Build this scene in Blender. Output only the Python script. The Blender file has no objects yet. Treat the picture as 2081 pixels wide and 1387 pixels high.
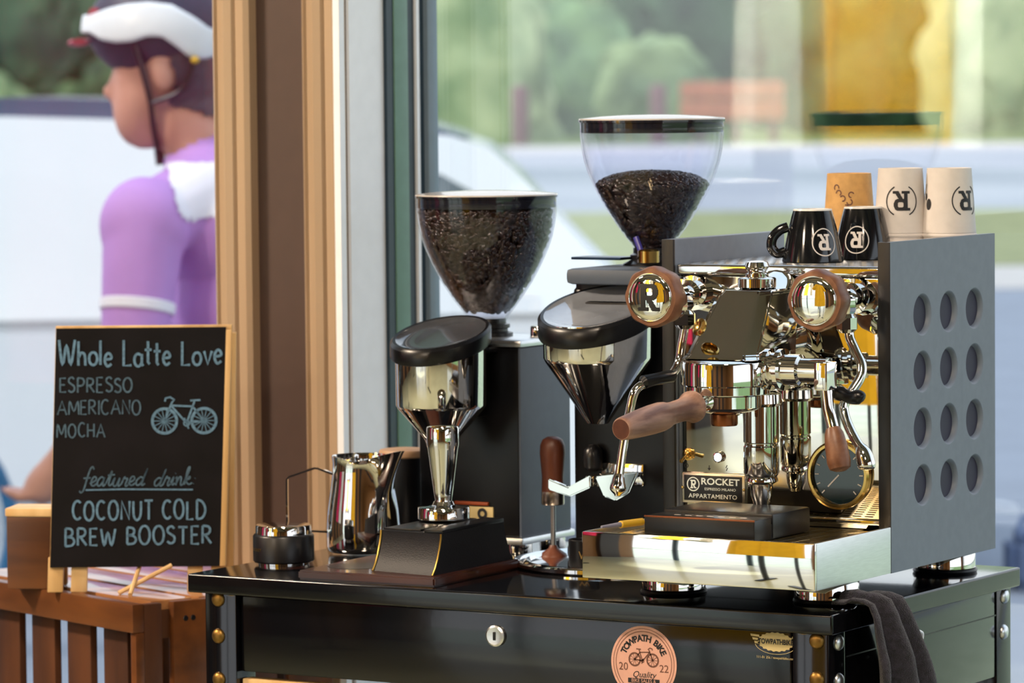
import bpy, bmesh, math, random
from mathutils import Vector, Matrix
random.seed(7)
S = bpy.context.scene
COL = S.collection
PI = math.pi
R = math.radians

# ------------------------------------------------------------------ camera, sky, sun, big lights, exposure
cd = bpy.data.cameras.new('camera'); CAM = bpy.data.objects.new('camera', cd); COL.objects.link(CAM)
YAW, PITCH, ROLL, FPX = .5411, .06254, -.00957, 8434.6
_fw = Vector((-math.sin(YAW)*math.cos(PITCH), math.cos(YAW)*math.cos(PITCH), -math.sin(PITCH)))
_r = Vector((math.cos(YAW), math.sin(YAW), 0)); _u = _r.cross(_fw)
_r2 = _r*math.cos(ROLL)+_u*math.sin(ROLL); _u2 = -_r*math.sin(ROLL)+_u*math.cos(ROLL)
M = Matrix((_r2, _u2, -_fw)).transposed().to_4x4(); M.translation = (1.8945, -3.7829, .5477)
CAM.matrix_world = M
cd.sensor_width = 36; cd.lens = FPX/2081*36; cd.clip_end = 400; cd.clip_start = .05
cd.dof.use_dof = True; cd.dof.focus_distance = 4.33; cd.dof.aperture_fstop = 9.2; cd.dof.aperture_blades = 9
S.camera = CAM
S.view_settings.view_transform = 'Standard'; S.view_settings.look = 'None'
S.view_settings.gamma = 1; S.view_settings.use_curve_mapping = False
S.view_settings.exposure = 0.0

W = bpy.data.worlds.new('world'); S.world = W; W.use_nodes = True
wn = W.node_tree.nodes; wl = W.node_tree.links
bg = wn['Background']
tc = wn.new('ShaderNodeTexCoord'); sx = wn.new('ShaderNodeSeparateXYZ'); cr = wn.new('ShaderNodeValToRGB')
wl.new(tc.outputs['Generated'], sx.inputs[0]); wl.new(sx.outputs['Z'], cr.inputs[0]); wl.new(cr.outputs[0], bg.inputs[0])
cr.color_ramp.elements[0].position = 0.0; cr.color_ramp.elements[0].color = (.93, .96, 1, 1)
cr.color_ramp.elements[1].position = 0.8; cr.color_ramp.elements[1].color = (.62, .78, 1, 1)
bg.inputs[1].default_value = 1.6

def lamp(name, kind, loc, power, color=(1, 1, 1), size=.5, aim=None, size_y=None, **kw):
    d = bpy.data.lights.new(name, kind); d.energy = power; d.color = color
    if kind == 'AREA':
        d.size = size
        if size_y: d.shape = 'RECTANGLE'; d.size_y = size_y
    o = bpy.data.objects.new(name, d); COL.objects.link(o); o.location = loc
    if aim is not None: o.rotation_euler = (Vector(aim)-Vector(loc)).to_track_quat('-Z', 'Y').to_euler()
    for k, v in kw.items(): setattr(d, k, v)
    return o
lamp('sun', 'SUN', (0, 0, 8), 2.7, (1, .96, .9), aim=(2.2, 3.0, 8-4.6), angle=R(12))
# warm shop lighting under the ceiling, and an added spot to brighten the mirrored jersey
CEIL = 2.1
WARM = (1, .80, .60)
lamp('ceiling_lamp_light', 'AREA', (-2.6, -1.2, CEIL-.09), 110, WARM, .5, aim=(-1.6, .3, -.5), spread=R(140))
lamp('ceiling_lamp_light', 'AREA', (.3, -1.5, CEIL-.09), 75, WARM, .5, aim=(.1, -.6, -.86))
lamp('ceiling_lamp_light', 'AREA', (1.6, -3.2, CEIL-.09), 80, WARM, .5, aim=(1.6, -3.2, -.86))
lamp('ceiling_lamp_light', 'AREA', (-1.2, -3.9, CEIL-.09), 80, WARM, .5, aim=(-1.2, -3.9, -.86))
lamp('added_rail_spot_light', 'SPOT', (-2.2, -1.3, CEIL-.12), 1400, (1, .95, .85), aim=(-2.25, -3.0, .75), spot_size=R(44), spot_blend=.4, shadow_soft_size=.04)

# ------------------------------------------------------------------ materials
def hx(h, a=1):
    h = h.lstrip('#'); c = [int(h[i:i+2], 16)/255 for i in (0, 2, 4)]
    return tuple(x/12.92 if x <= .04045 else ((x+.055)/1.055)**2.4 for x in c)+(a,)
MATS = {}
def mat(name, col, rough=.5, metal=0., vary=.06, scale=30, bump=0., bscale=200, coat=0., spec=.5, emit=None, estr=0, stretch=None, col2=None, coord='Object', detail=4, sheen=0):
    if name in MATS: return MATS[name]
    m = bpy.data.materials.new(name); m.use_nodes = True; MATS[name] = m
    n = m.node_tree.nodes; l = m.node_tree.links; b = n['Principled BSDF']
    col = hx(col) if isinstance(col, str) else col
    b.inputs['Roughness'].default_value = rough; b.inputs['Metallic'].default_value = metal
    b.inputs['Specular IOR Level'].default_value = spec
    b.inputs['Coat Weight'].default_value = coat; b.inputs['Coat Roughness'].default_value = .05
    b.inputs['Sheen Weight'].default_value = sheen
    t = n.new('ShaderNodeTexCoord'); mp = n.new('ShaderNodeMapping'); l.new(t.outputs[coord], mp.inputs[0])
    if stretch: mp.inputs['Scale'].default_value = stretch
    nz = n.new('ShaderNodeTexNoise'); nz.inputs['Scale'].default_value = scale; nz.inputs['Detail'].default_value = detail
    l.new(mp.outputs[0], nz.inputs[0])
    rp = n.new('ShaderNodeValToRGB'); l.new(nz.outputs[0], rp.inputs[0]); l.new(rp.outputs[0], b.inputs['Base Color'])
    c2 = hx(col2) if isinstance(col2, str) else col2
    if c2 is None:
        c1 = tuple(max(0, x*(1-vary)) for x in col[:3])+(1,); c2 = tuple(min(1, x*(1+vary)) for x in col[:3])+(1,)
    else: c1 = col
    rp.color_ramp.elements[0].position = .35; rp.color_ramp.elements[1].position = .65
    rp.color_ramp.elements[0].color = c1; rp.color_ramp.elements[1].color = c2
    if bump:
        n2 = n.new('ShaderNodeTexNoise'); n2.inputs['Scale'].default_value = bscale; l.new(mp.outputs[0], n2.inputs[0])
        bp = n.new('ShaderNodeBump'); bp.inputs['Strength'].default_value = bump; bp.inputs['Distance'].default_value = .002
        l.new(n2.outputs[0], bp.inputs['Height']); l.new(bp.outputs[0], b.inputs['Normal'])
    if emit:
        b.inputs['Emission Color'].default_value = hx(emit) if isinstance(emit, str) else emit
        b.inputs['Emission Strength'].default_value = estr
    return m
def clear(name, tint=(1, 1, 1, 1), f0=.04, grazing=.9):
    m = bpy.data.materials.new(name); m.use_nodes = True; MATS[name] = m      # thin clear sheet: Schlick reflection over transparency
    n = m.node_tree.nodes; l = m.node_tree.links; n.remove(n['Principled BSDF'])
    tr = n.new('ShaderNodeBsdfTransparent'); tr.inputs[0].default_value = tint
    gl = n.new('ShaderNodeBsdfGlossy'); gl.inputs['Roughness'].default_value = 0
    lw = n.new('ShaderNodeLayerWeight'); lw.inputs[0].default_value = .5
    pw = n.new('ShaderNodeMath'); pw.operation = 'POWER'; pw.inputs[1].default_value = 5
    ad = n.new('ShaderNodeMath'); ad.operation = 'MULTIPLY_ADD'; ad.inputs[1].default_value = grazing; ad.inputs[2].default_value = f0; ad.use_clamp = True
    mx = n.new('ShaderNodeMixShader'); l.new(lw.outputs['Facing'], pw.inputs[0]); l.new(pw.outputs[0], ad.inputs[0]); l.new(ad.outputs[0], mx.inputs[0])
    l.new(tr.outputs[0], mx.inputs[1]); l.new(gl.outputs[0], mx.inputs[2]); l.new(mx.outputs[0], n['Material Output'].inputs[0])
    return m
chrome = mat('chrome', (.86, .84, .81, 1), .045, 1, .02, 8)
mirror = mat('mirror_steel', (.88, .86, .80, 1), .03, 1, .02, 6, bump=.012, bscale=9)
brass = mat('brass', '#c9a45c', .18, 1, .06, 20)
satin = mat('satin_steel', (.74, .76, .78, 1), .32, 1, .04, 60, stretch=(1, 1, 12))
grey_paint = mat('grey_paint', '#727c8b', .48, 0, .04, 90, bump=.03, bscale=900)
black_paint = mat('black_paint', '#0a0a0e', .1, 0, .2, 12, spec=.5, coat=.2, bump=.02, bscale=60)
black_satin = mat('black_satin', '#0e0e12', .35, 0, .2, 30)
black_plastic = mat('black_plastic', '#131316', .3, 0, .15, 60)
black_rubber = mat('black_rubber', '#090a0f', .3, 0, .2, 60, spec=.4)
leather = mat('black_leather', '#101016', .45, 0, .15, 40, bump=.12, bscale=700, spec=.25)
gold_edge = mat('gold_edge', '#d8b25a', .3, 1, .05, 40)
walnut = mat('walnut', '#3f1d11', .42, 0, .2, 26, col2='#6d3a24', stretch=(1, 1, .12), bump=.05)
walnut_light = mat('walnut_light', '#5f3d2e', .4, 0, .2, 42, col2='#b08a76', stretch=(1.5, .12, 1.5), bump=.04, detail=8)
walnut_knob = mat('walnut_knob', '#5c3620', .42, 0, .2, 40, col2='#845a40', stretch=(1.4, .3, 1.4), bump=.04)
crate_wood = mat('crate_wood', '#452511', .36, 0, .2, 16, col2='#70421f', stretch=(.25, 1, 1.2), bump=.1, bscale=120)
crate_slat = mat('crate_slat_wood', '#3b1f10', .5, 0, .2, 16, col2='#573118', stretch=(1.2, 1, .2), bump=.1, bscale=120)
plank_wood = mat('plank_wood', '#8d5c38', .28, 0, .2, 18, col2='#b98558', stretch=(.2, 1.2, 1), bump=.05, bscale=120, coat=.6)
pine = mat('pale_pine', '#c9a068', .5, 0, .2, 24, col2='#e2c08c', stretch=(1.4, 1.4, .15), bump=.05)
trim_wood = mat('trim_wood', '#a48d74', .45, 0, .2, 10, col2='#b39c82', stretch=(1, 1, .06), bump=.03)
wall_paint = mat('brown_wall_paint', '#44322b', .6, 0, .04, 40, bump=.05)
white_paint = mat('white_paint', '#e9eff8', .35, 0, .02, 40)
green_frame = mat('green_frame_paint', '#5f8478', .35, 0, .05, 40)
dark_frame = mat('dark_frame_paint', '#1d3240', .35, 0, .08, 40)
bean = mat('coffee_bean', '#100705', .24, 0, .3, 300, col2='#2c170d', spec=.7)
bean_mass = mat('bean_mass', '#120805', .6, 0, .3, 120, col2='#2e160c', bump=.5, bscale=260)
clear_plastic = clear('clear_plastic', (.97, .97, 1, 1), .03, .8)
pane_glass = clear('pane_glass', (.98, .99, .98, 1), .075, .9)
black_ceramic = mat('black_ceramic', '#101216', .1, 0, .1, 30, coat=.5)
white_ceramic = mat('white_ceramic', '#e6e4e0', .2, 0, .02, 30)
kraft = mat('kraft_paper', '#c99c5e', .65, 0, .1, 90, bump=.05)
paper = mat('white_paper', '#d6d0cb', .6, 0, .03, 90, bump=.03)
ink = mat('black_ink', '#17171b', .5, 0, .1, 60)
logo_white = mat('logo_white', '#d9d4d0', .4, 0, .03, 60)
chalkboard = mat('chalkboard', '#0b090c', .8, 0, .15, 14, col2='#131015', spec=.2)
chalk = mat('chalk', '#5d7f9a', .9, 0, .22, 260, bump=.3)
chalk_dim = mat('faint_chalk', '#476073', .9, 0, .25, 260, bump=.3)
towel_m = mat('towel_terry', '#110e18', .95, 0, .3, 160, col2='#2b2634', bump=1., bscale=900, sheen=.25)
pink_paper = mat('pink_sticker', '#d9a593', .5, 0, .04, 60)
yellow_paper = mat('yellow_sticker', '#cdb983', .5, 0, .05, 60)
brown_ink = mat('brown_ink', '#6b4538', .6, 0, .1, 60)
tan_wood = mat('tan_lid_wood', '#b08d6d', .5, 0, .1, 30)
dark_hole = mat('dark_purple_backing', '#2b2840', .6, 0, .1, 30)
purple_plastic = mat('purple_plastic', '#3a3688', .3, 0, .1, 30)
yellow_plastic = mat('yellow_plastic', '#d2a92c', .4, 0, .1, 30)
orange_m = mat('orange_plastic', '#8a3a10', .4, 0, .1, 30)

# ------------------------------------------------------------------ geometry helpers
MW = {}                                               # world matrices of the things
def thing(name, label, cat, loc=(0, 0, 0), rotz=0, group=None):
    o = bpy.data.objects.new(name, None); COL.objects.link(o); o.empty_display_size = .02
    o.location = loc; o.rotation_euler = (0, 0, rotz); o['label'] = label; o['category'] = cat
    if group: o['group'] = group
    MW[o.name] = Matrix.Translation(loc) @ Matrix.Rotation(rotz, 4, 'Z')
    return o
def tag(o, label, cat, group=None, kind=None):
    o['label'] = label; o['category'] = cat
    if group: o['group'] = group
    if kind: o['kind'] = kind
    return o
def catmull(P, n=6, closed=False):
    P = [Vector(p) for p in P]; out = []; k = len(P)
    for i in range(k if closed else k-1):
        a, b, c, d = (P[(i-1) % k] if closed or i > 0 else P[0]), P[i], P[(i+1) % k], (P[(i+2) % k] if closed or i+2 < k else P[-1])
        for j in range(n):
            t = j/n
            out.append(.5*((2*b)+(c-a)*t+(2*a-5*b+4*c-d)*t*t+(3*b-a-3*c+d)*t**3))
    if not closed: out.append(P[-1])
    return out
def frame(axis):
    a = Vector(axis).normalized()
    if a.z > .9999: return Matrix()
    q = a.to_track_quat('Z', 'Y'); return q.to_matrix().to_4x4()
class G:
    def __init__(s): s.bm = bmesh.new(); s.T = Matrix()
    def v(s, p): return s.bm.verts.new(s.T @ Vector(p))
    def f(s, vs):
        try: return s.bm.faces.new(vs)
        except ValueError: return None
    def box(s, lo, hi, bev=0, seg=2, rot=None):
        b = bmesh.new(); bmesh.ops.create_cube(b, size=1)
        lo, hi = Vector(lo), Vector(hi); c = (lo+hi)/2; d = hi-lo
        for v in b.verts: v.co = Vector((v.co.x*d.x, v.co.y*d.y, v.co.z*d.z))
        if bev: bmesh.ops.bevel(b, geom=list(b.edges), offset=min(bev, .49*min(abs(x) for x in d)), segments=seg, affect='EDGES', profile=.6)
        m = Matrix.Translation(c) @ (rot if rot else Matrix())
        return s.merge(b, m)
    def merge(s, b, m=Matrix()):
        mp = {v: s.v(m @ v.co) for v in b.verts}
        for f in b.faces: s.f([mp[v] for v in f.verts])
        b.free(); return s
    def lathe(s, prof, c=(0, 0, 0), axis=(0, 0, 1), seg=40, zfun=None, closed=False):
        m = Matrix.Translation(c) @ frame(axis); rings = []
        for r, z in prof:
            if r < 1e-6: rings.append([s.v(m @ Vector((0, 0, z)))]); continue
            ring = []
            for i in range(seg):
                a = 2*PI*i/seg; x, y = r*math.cos(a), r*math.sin(a)
                ring.append(s.v(m @ Vector((x, y, z+(zfun(x, y, z) if zfun else 0)))))
            rings.append(ring)
        if closed: rings.append(rings[0])
        for A, B in zip(rings, rings[1:]):
            if len(A) == 1 and len(B) == 1: continue
            for i in range(seg):
                j = (i+1) % seg
                if len(A) == 1: s.f([A[0], B[i], B[j]])
                elif len(B) == 1: s.f([A[i], A[j], B[0]])
                else: s.f([A[i], A[j], B[j], B[i]])
        return s
    def tube(s, P, r, seg=12, cap=True, closed=False, flat=1.):
        P = [Vector(p) for p in P]; n = len(P); rs = r if isinstance(r, (list, tuple)) else [r]*n
        rings = []; up = None
        for i in range(n):
            t = ((P[(i+1) % n]-P[i-1]) if (closed or 0 < i < n-1) else (P[1]-P[0] if i == 0 else P[-1]-P[-2])).normalized()
            if up is None:
                up = Vector((0, 0, 1)) if abs(t.z) < .9 else Vector((1, 0, 0))
            up = (up-t*up.dot(t)).normalized(); sd = t.cross(up)
            rings.append([s.v(P[i]+rs[i]*(math.cos(2*PI*k/seg)*sd+flat*math.sin(2*PI*k/seg)*up)) for k in range(seg)])
        pr = list(zip(rings, rings[1:]))+([(rings[-1], rings[0])] if closed else [])
        for A, B in pr:
            for k in range(seg): s.f([A[k], A[(k+1) % seg], B[(k+1) % seg], B[k]])
        if cap and not closed: s.f(rings[0][::-1]); s.f(rings[-1])
        return s
    def ell(s, c, rad, rot=None, seg=20, rings=12):
        b = bmesh.new(); bmesh.ops.create_uvsphere(b, u_segments=seg, v_segments=rings, radius=1)
        for v in b.verts: v.co = Vector((v.co.x*rad[0], v.co.y*rad[1], v.co.z*rad[2]))
        return s.merge(b, Matrix.Translation(c) @ (rot if rot else Matrix()))
    def cone2(s, a, b, ra, rb, seg=14):            # tapered limb with round ends
        a, b = Vector(a), Vector(b); L = (b-a).length; pr = [(0, -ra)]
        for k in (1, 2, 3): t = PI/2*k/4; pr.append((ra*math.sin(t), -ra*math.cos(t)))
        pr += [(ra, 0), (rb, L)]
        for k in (1, 2, 3): t = PI/2*k/4; pr.append((rb*math.cos(t), L+rb*math.sin(t)))
        pr.append((0, L+rb))
        return s.lathe(pr, a, b-a, seg)
    def prism(s, poly, z0, z1, m=Matrix()):
        A = [s.v(m @ Vector((x, y, z0))) for x, y in poly]; B = [s.v(m @ Vector((x, y, z1))) for x, y in poly]
        s.f(A[::-1]); s.f(B)
        for i in range(len(poly)): j = (i+1) % len(poly); s.f([A[i], A[j], B[j], B[i]])
        return s
    def quad(s, a, b, c, d): s.f([s.v(a), s.v(b), s.v(c), s.v(d)]); return s
    def obj(s, name, m, parent=None, angle=38, world=True, weld=False, normals=True):
        if weld: bmesh.ops.remove_doubles(s.bm, verts=s.bm.verts, dist=1e-5)
        if normals: bmesh.ops.recalc_face_normals(s.bm, faces=s.bm.faces)
        if parent is not None and world: s.bm.transform(MW[parent.name].inverted())
        me = bpy.data.meshes.new(name); s.bm.to_mesh(me); s.bm.free()
        me.materials.append(m)
        me.polygons.foreach_set('use_smooth', [True]*len(me.polygons)); me.set_sharp_from_angle(angle=R(angle))
        o = bpy.data.objects.new(name, me); COL.objects.link(o)
        if parent is not None:
            o.parent = parent; MW[o.name] = MW[parent.name].copy()
        else: MW[o.name] = Matrix()
        return o
def struct(o): o['kind'] = 'structure'; return o
def recentre(o):                                      # origin of a top-level mesh at the middle of its base
    me = o.data; xs = [v.co for v in me.vertices]
    c = Vector(((min(v.x for v in xs)+max(v.x for v in xs))/2, (min(v.y for v in xs)+max(v.y for v in xs))/2, min(v.z for v in xs)))
    me.transform(Matrix.Translation(-c)); o.location = c; MW[o.name] = Matrix.Translation(c); return o
def text2d(body, size=1., shear=0., bold=0., space=1.):
    cu = bpy.data.curves.new('t', 'FONT'); cu.body = body; cu.size = size; cu.align_x = 'CENTER'; cu.align_y = 'CENTER'
    cu.resolution_u = 3; cu.shear = shear; cu.offset = bold; cu.space_character = space
    o = bpy.data.objects.new('t', cu); COL.objects.link(o); bpy.context.view_layer.update()
    me = bpy.data.meshes.new_from_object(o.evaluated_get(bpy.context.evaluated_depsgraph_get()))
    V = [(v.co.x, v.co.y) for v in me.vertices]; F = [tuple(p.vertices) for p in me.polygons]
    bpy.data.objects.remove(o); bpy.data.curves.remove(cu); bpy.data.meshes.remove(me)
    return V, F
def put2d(g, VF, fn):
    vs = [g.v(fn(x, y)) for x, y in VF[0]]
    for f in VF[1]: g.f([vs[i] for i in f])
def logo_cells(n=30):                                 # a slab-serif R in the unit square, as merged runs of cells
    def inside(u, v):
        rr = lambda u0, u1, v0, v1, r: max(u0+r-u, 0, u-u1+r)**2+max(v0+r-v, 0, v-v1+r)**2 < r*r
        stem = .16 < u < .38; serif = .04 < u < .50 and v < .13; top = .04 < u < .5 and v > .87
        bowl = rr(.2, .92, .40, 1.0, .25); hole = rr(.40, .70, .555, .85, .10)
        leg = v < .5 and abs(u-(.53+(.42-v)*.66)) < .125; foot = .68 < u < 1 and v < .13
        return (stem or serif or top or leg or foot or bowl) and not hole and not (u < .16 and .13 < v < .87)
    cells = []
    for j in range(n):
        i = 0
        while i < n:
            if inside((i+.5)/n, (j+.5)/n):
                k = i
                while k < n and k-i < 3 and inside((k+.5)/n, (j+.5)/n): k += 1
                cells.append((i/n, j/n, k/n, (j+1)/n)); i = k
            else: i += 1
    return cells
LOGO = logo_cells()
def put_logo(g, fn, w, h):
    for a, b, c, d in LOGO:
        P = [(a, b), (c, b), (c, d), (a, d)]; g.f([g.v(fn((u-.5)*w, (v-.5)*h)) for u, v in P])
def put_ring(g, fn, r, t, seg=48, a0=0, a1=2*PI):
    for i in range(seg):
        p, q = a0+(a1-a0)*i/seg, a0+(a1-a0)*(i+1)/seg
        g.f([g.v(fn(rr*math.cos(a), rr*math.sin(a))) for rr, a in ((r-t/2, p), (r+t/2, p), (r+t/2, q), (r-t/2, q))])
def put_line(g, fn, P, w):                            # a flat ribbon along a 2-d polyline
    P = [Vector(p) for p in P]
    if len(P) < 2: return
    L = []; Rr = []
    for i, p in enumerate(P):
        t = (P[min(i+1, len(P)-1)]-P[max(i-1, 0)])
        if t.length < 1e-9: t = Vector((1, 0))
        t.normalize(); n = Vector((-t.y, t.x))*w/2
        L.append(g.v(fn(*(p+n)))); Rr.append(g.v(fn(*(p-n))))
    for i in range(len(P)-1): g.f([L[i], Rr[i], Rr[i+1], L[i+1]])
def arc(cx, cy, rx, ry, a0, a1, n=10):
    return [(cx+rx*math.cos(R(a0+(a1-a0)*i/n)), cy+ry*math.sin(R(a0+(a1-a0)*i/n))) for i in range(n+1)]
def bike2d(g, fn, s, w, spokes=12, flip=1, wheel_w=1.6):   # a small line-drawn bicycle
    f = lambda x, y: fn(x*s*flip, y*s)
    for cx in (-1., 1.):
        put_line(g, f, arc(cx, 0, .62, .62, 0, 360, 28), w*wheel_w/s)
        for k in range(spokes): a = 2*PI*k/spokes; put_line(g, f, [(cx+.06*math.cos(a), .06*math.sin(a)), (cx+.6*math.cos(a), .6*math.sin(a))], w*.45/s)
        put_line(g, f, arc(cx, 0, .05, .05, 0, 360, 8), w/s)
    T = w*1.1/s
    for P in ([(-1, 0), (-.62, .95)], [(-.68, .78), (.42, .72)], [(-.64, .74), (.12, -.12)], [(.12, -.12), (.52, .98)], [(.12, -.12), (1, 0)], [(1, 0), (.42, .72)],
              [(.3, 1.02), (.82, 1.04)], [(-.62, .95), (-.5, 1.06), (-.72, 1.2), (-.95, 1.14), (-.98, .98)]): put_line(g, f, P, T)
    put_line(g, f, arc(.12, -.12, .14, .14, 0, 360, 14), T*.8); put_line(g, f, [(.12, -.12), (.22, -.4)], T*.8); put_line(g, f, [(.12, -.12), (0, .14)], T*.8)

# ------------------------------------------------------------------ the room
FL = -.86
def slab(name, lo, hi, m, bev=0):
    return struct(G().box(lo, hi, bev).obj(name, m))
floor_m = mat('pale_floor', '#a9ae93', .25, 0, .06, 1.2, coat=.3)
slab('floor', (-5.2, -6.5, FL-.1), (3.6, .49, FL), floor_m)
ceil_m = mat('ceiling_paint', '#8b857c', .8, 0, .03, 20)
slab('ceiling', (-5.2, -6.5, CEIL), (3.6, .77, CEIL+.1), ceil_m)
for i, y in enumerate((-.35, -1.75, -3.15, -4.55)): slab('trim_%d' % (10+i), (-5.2, y-.11, CEIL-.16), (3.6, y+.11, CEIL), mat('added_beam', '#23262f', .5, 0, .1, 10))  # unseen beams, added as dark bands in the group head's reflection
WY = .49
g = G()                                               # front wall: pillar between the two openings, header and sills
g.box((-1.104, WY, FL), (-0.908, .682, CEIL)).box((-5.2, WY, 1.75), (-1.104, .682, CEIL)).box((-0.908, WY, 1.75), (3.6, .682, CEIL))
g.box((-0.908, WY, FL), (3.6, .682, -.55)).box((-5.2, WY, FL), (-3.9, .682, 1.75)).box((3.2, WY, -.55), (3.6, .682, 1.75))
struct(g.obj('wall_front', wall_paint))
room_wall = mat('warm_wall_paint', '#86603c', .7, 0, .05, 10)
g = G().box((-5.2, -6.6, 1.6), (-1.4, -6.5, CEIL)).box((-1.4, -6.6, FL), (3.6, -6.5, CEIL))
struct(g.obj('wall_rear', room_wall))
for i, x in enumerate((-4.15, -2.55)): slab('trim_%d' % (5+i), (x-.05, -6.58, FL), (x+.05, -6.5, 1.6), dark_frame)
slab('wall_left', (-5.3, -6.5, FL), (-5.2, .77, CEIL), room_wall)
g = G().box((3.6, -6.5, FL), (3.7, -3.6, CEIL)).box((3.6, .2, FL), (3.7, .77, CEIL)).box((3.6, -3.6, 1.7), (3.7, .2, CEIL)).box((3.6, -3.6, FL), (3.7, .2, -.62))
struct(g.obj('wall_right', room_wall))
pil = mat('added_pilaster', '#2a1d19', .5, 0, .1, 10)  # unseen pilasters, added as dark stripes for the chrome to mirror
for i, y in enumerate((-5.6, -4.2, -2.8, -1.4, -.2)): slab('trim_%d' % (20+i), (-5.2, y-.28, FL), (-5.08, y+.28, CEIL-.16), pil)
for i, x in enumerate((-.9, .5, 1.9)): slab('trim_%d' % (30+i), (x-.28, -6.5, FL), (x+.28, -6.38, CEIL-.16), pil)
# moulded wooden casings on the pillar
def casing(name, x0, x1, flip=False):
    w = x1-x0; pr = [(0, 0), (.10, -.012), (.17, -.016), (.2, -.012), (.24, -.014), (.45, -.021), (.6, -.018), (.64, -.013), (.68, -.016), (.9, -.02), (1, -.016), (1, 0)]
    if flip: pr = [(1-a, b) for a, b in pr][::-1]
    g = G(); g.prism([(x0+a*w, WY+b) for a, b in pr], -.86, 1.84); return struct(g.obj(name, trim_wood, angle=25))
casing('trim_1', -1.104, -1.040); casing('trim_2', -.970, -0.908)
# right window: white jamb, dark and green frame members, pane
slab('trim_3', (-0.913, 0.470, -.55), (-0.904, 0.482, 1.75), white_paint)
slab('trim_4', (-0.912, 0.492, -.55), (-0.904, 0.570, 1.75), white_paint)
win = bpy.data.objects.new('window_1', None); COL.objects.link(win); win['kind'] = 'structure'; MW['window_1'] = Matrix()
xs = -.899
G().box((-.908, .570, -.55), (xs, .585, 1.75)).obj('dark_stile', dark_frame, win)
G().box((-.908, .585, -.55), (xs+.002, .617, 1.75), .002).obj('green_stile', green_frame, win)
G().box((-.908, .617, -.55), (xs-.003, .638, 1.75)).obj('dark_stile', dark_frame, win)
G().box((-.908, .638, -.55), (xs+.001, .6445, 1.75)).obj('gasket_strip', white_paint, win)
G().box((-.908, .6445, -.55), (xs-.003, .660, 1.75)).obj('dark_stile', dark_frame, win)
G().box((-.908, .660, -.55), (xs+.004, .684, 1.75), .003).obj('sash_stile', mat('blue_grey_sash', '#6d7f8e', .4, 0, .04, 30), win)
G().box((-0.908, 0.610, -.55), (3.2, 0.730, -.51)).obj('sill', green_frame, win)
struct(G().box((-0.896, 0.670, -.52), (3.2, 0.676, 1.75)).obj('window_pane', pane_glass, win))
win2 = bpy.data.objects.new('window_2', None); COL.objects.link(win2); win2['kind'] = 'structure'; MW['window_2'] = Matrix()
struct(G().box((-3.9, 0.670, FL), (-1.104, 0.676, 1.75)).obj('window_pane', pane_glass, win2))
G().box((-3.9, 0.630, FL), (-1.104, 0.710, FL+.06)).obj('sill', green_frame, win2)

# ------------------------------------------------------------------ ground outside
GZ = -.96
FARM = Matrix.Translation((1.8945, -3.7829, GZ)) @ Matrix.Rotation(YAW, 4, 'Z')   # the street runs square to this line
def strip(name, d0, d1, m, z=0, x0=-90, x1=90, h=.05):
    g = G(); g.T = FARM; g.box((x0, d0, z-h), (x1, d1, z)); return struct(g.obj(name, m))
asphalt = mat('asphalt', '#8b919c', .8, 0, .08, 3, bump=.1)
strip('pavement_ground', 3.5, 34.5, mat('pavement', '#7c8391', .8, 0, .06, 2))
slab('side_lawn_ground', (-.9, 2.6, GZ-.04), (22, 26, GZ+.03), mat('side_lawn', '#99a68a', .9, 0, .2, 3, col2='#adb89c'))
strip('kerb_ground', 29.5, 33, mat('kerb_stone', '#b4aeaa', .8, 0, .05, 4), z=.01)
strip('lawn_ground', 33, 47, mat('lawn_grass', '#777b50', .9, 0, .2, 3, col2='#8f9264'), z=.02)
strip('road_ground', 47, 86, mat('road_surface', '#8b8f9b', .8, 0, .08, .25, col2='#9d9fa8'), z=.01)
strip('kerb_far_ground', 86, 95, mat('kerb_far', '#b9b2b4', .8, 0, .06, 4), z=.02)
strip('verge_ground', 95, 200, mat('verge_grass', '#66793c', .9, 0, .2, 2), z=.02)
slab('forecourt_ground', (-30, -45, -.93), (12, -6.5, -.875), mat('pale_forecourt', '#c3cbb8', .7, 0, .08, 1.5))
g = G().box((-140, -60, GZ-.2), (140, 240, GZ-.06)); struct(g.obj('outer_ground', mat('outer_grass', '#5d7a3c', .9, 0, .2, 1)))

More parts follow.
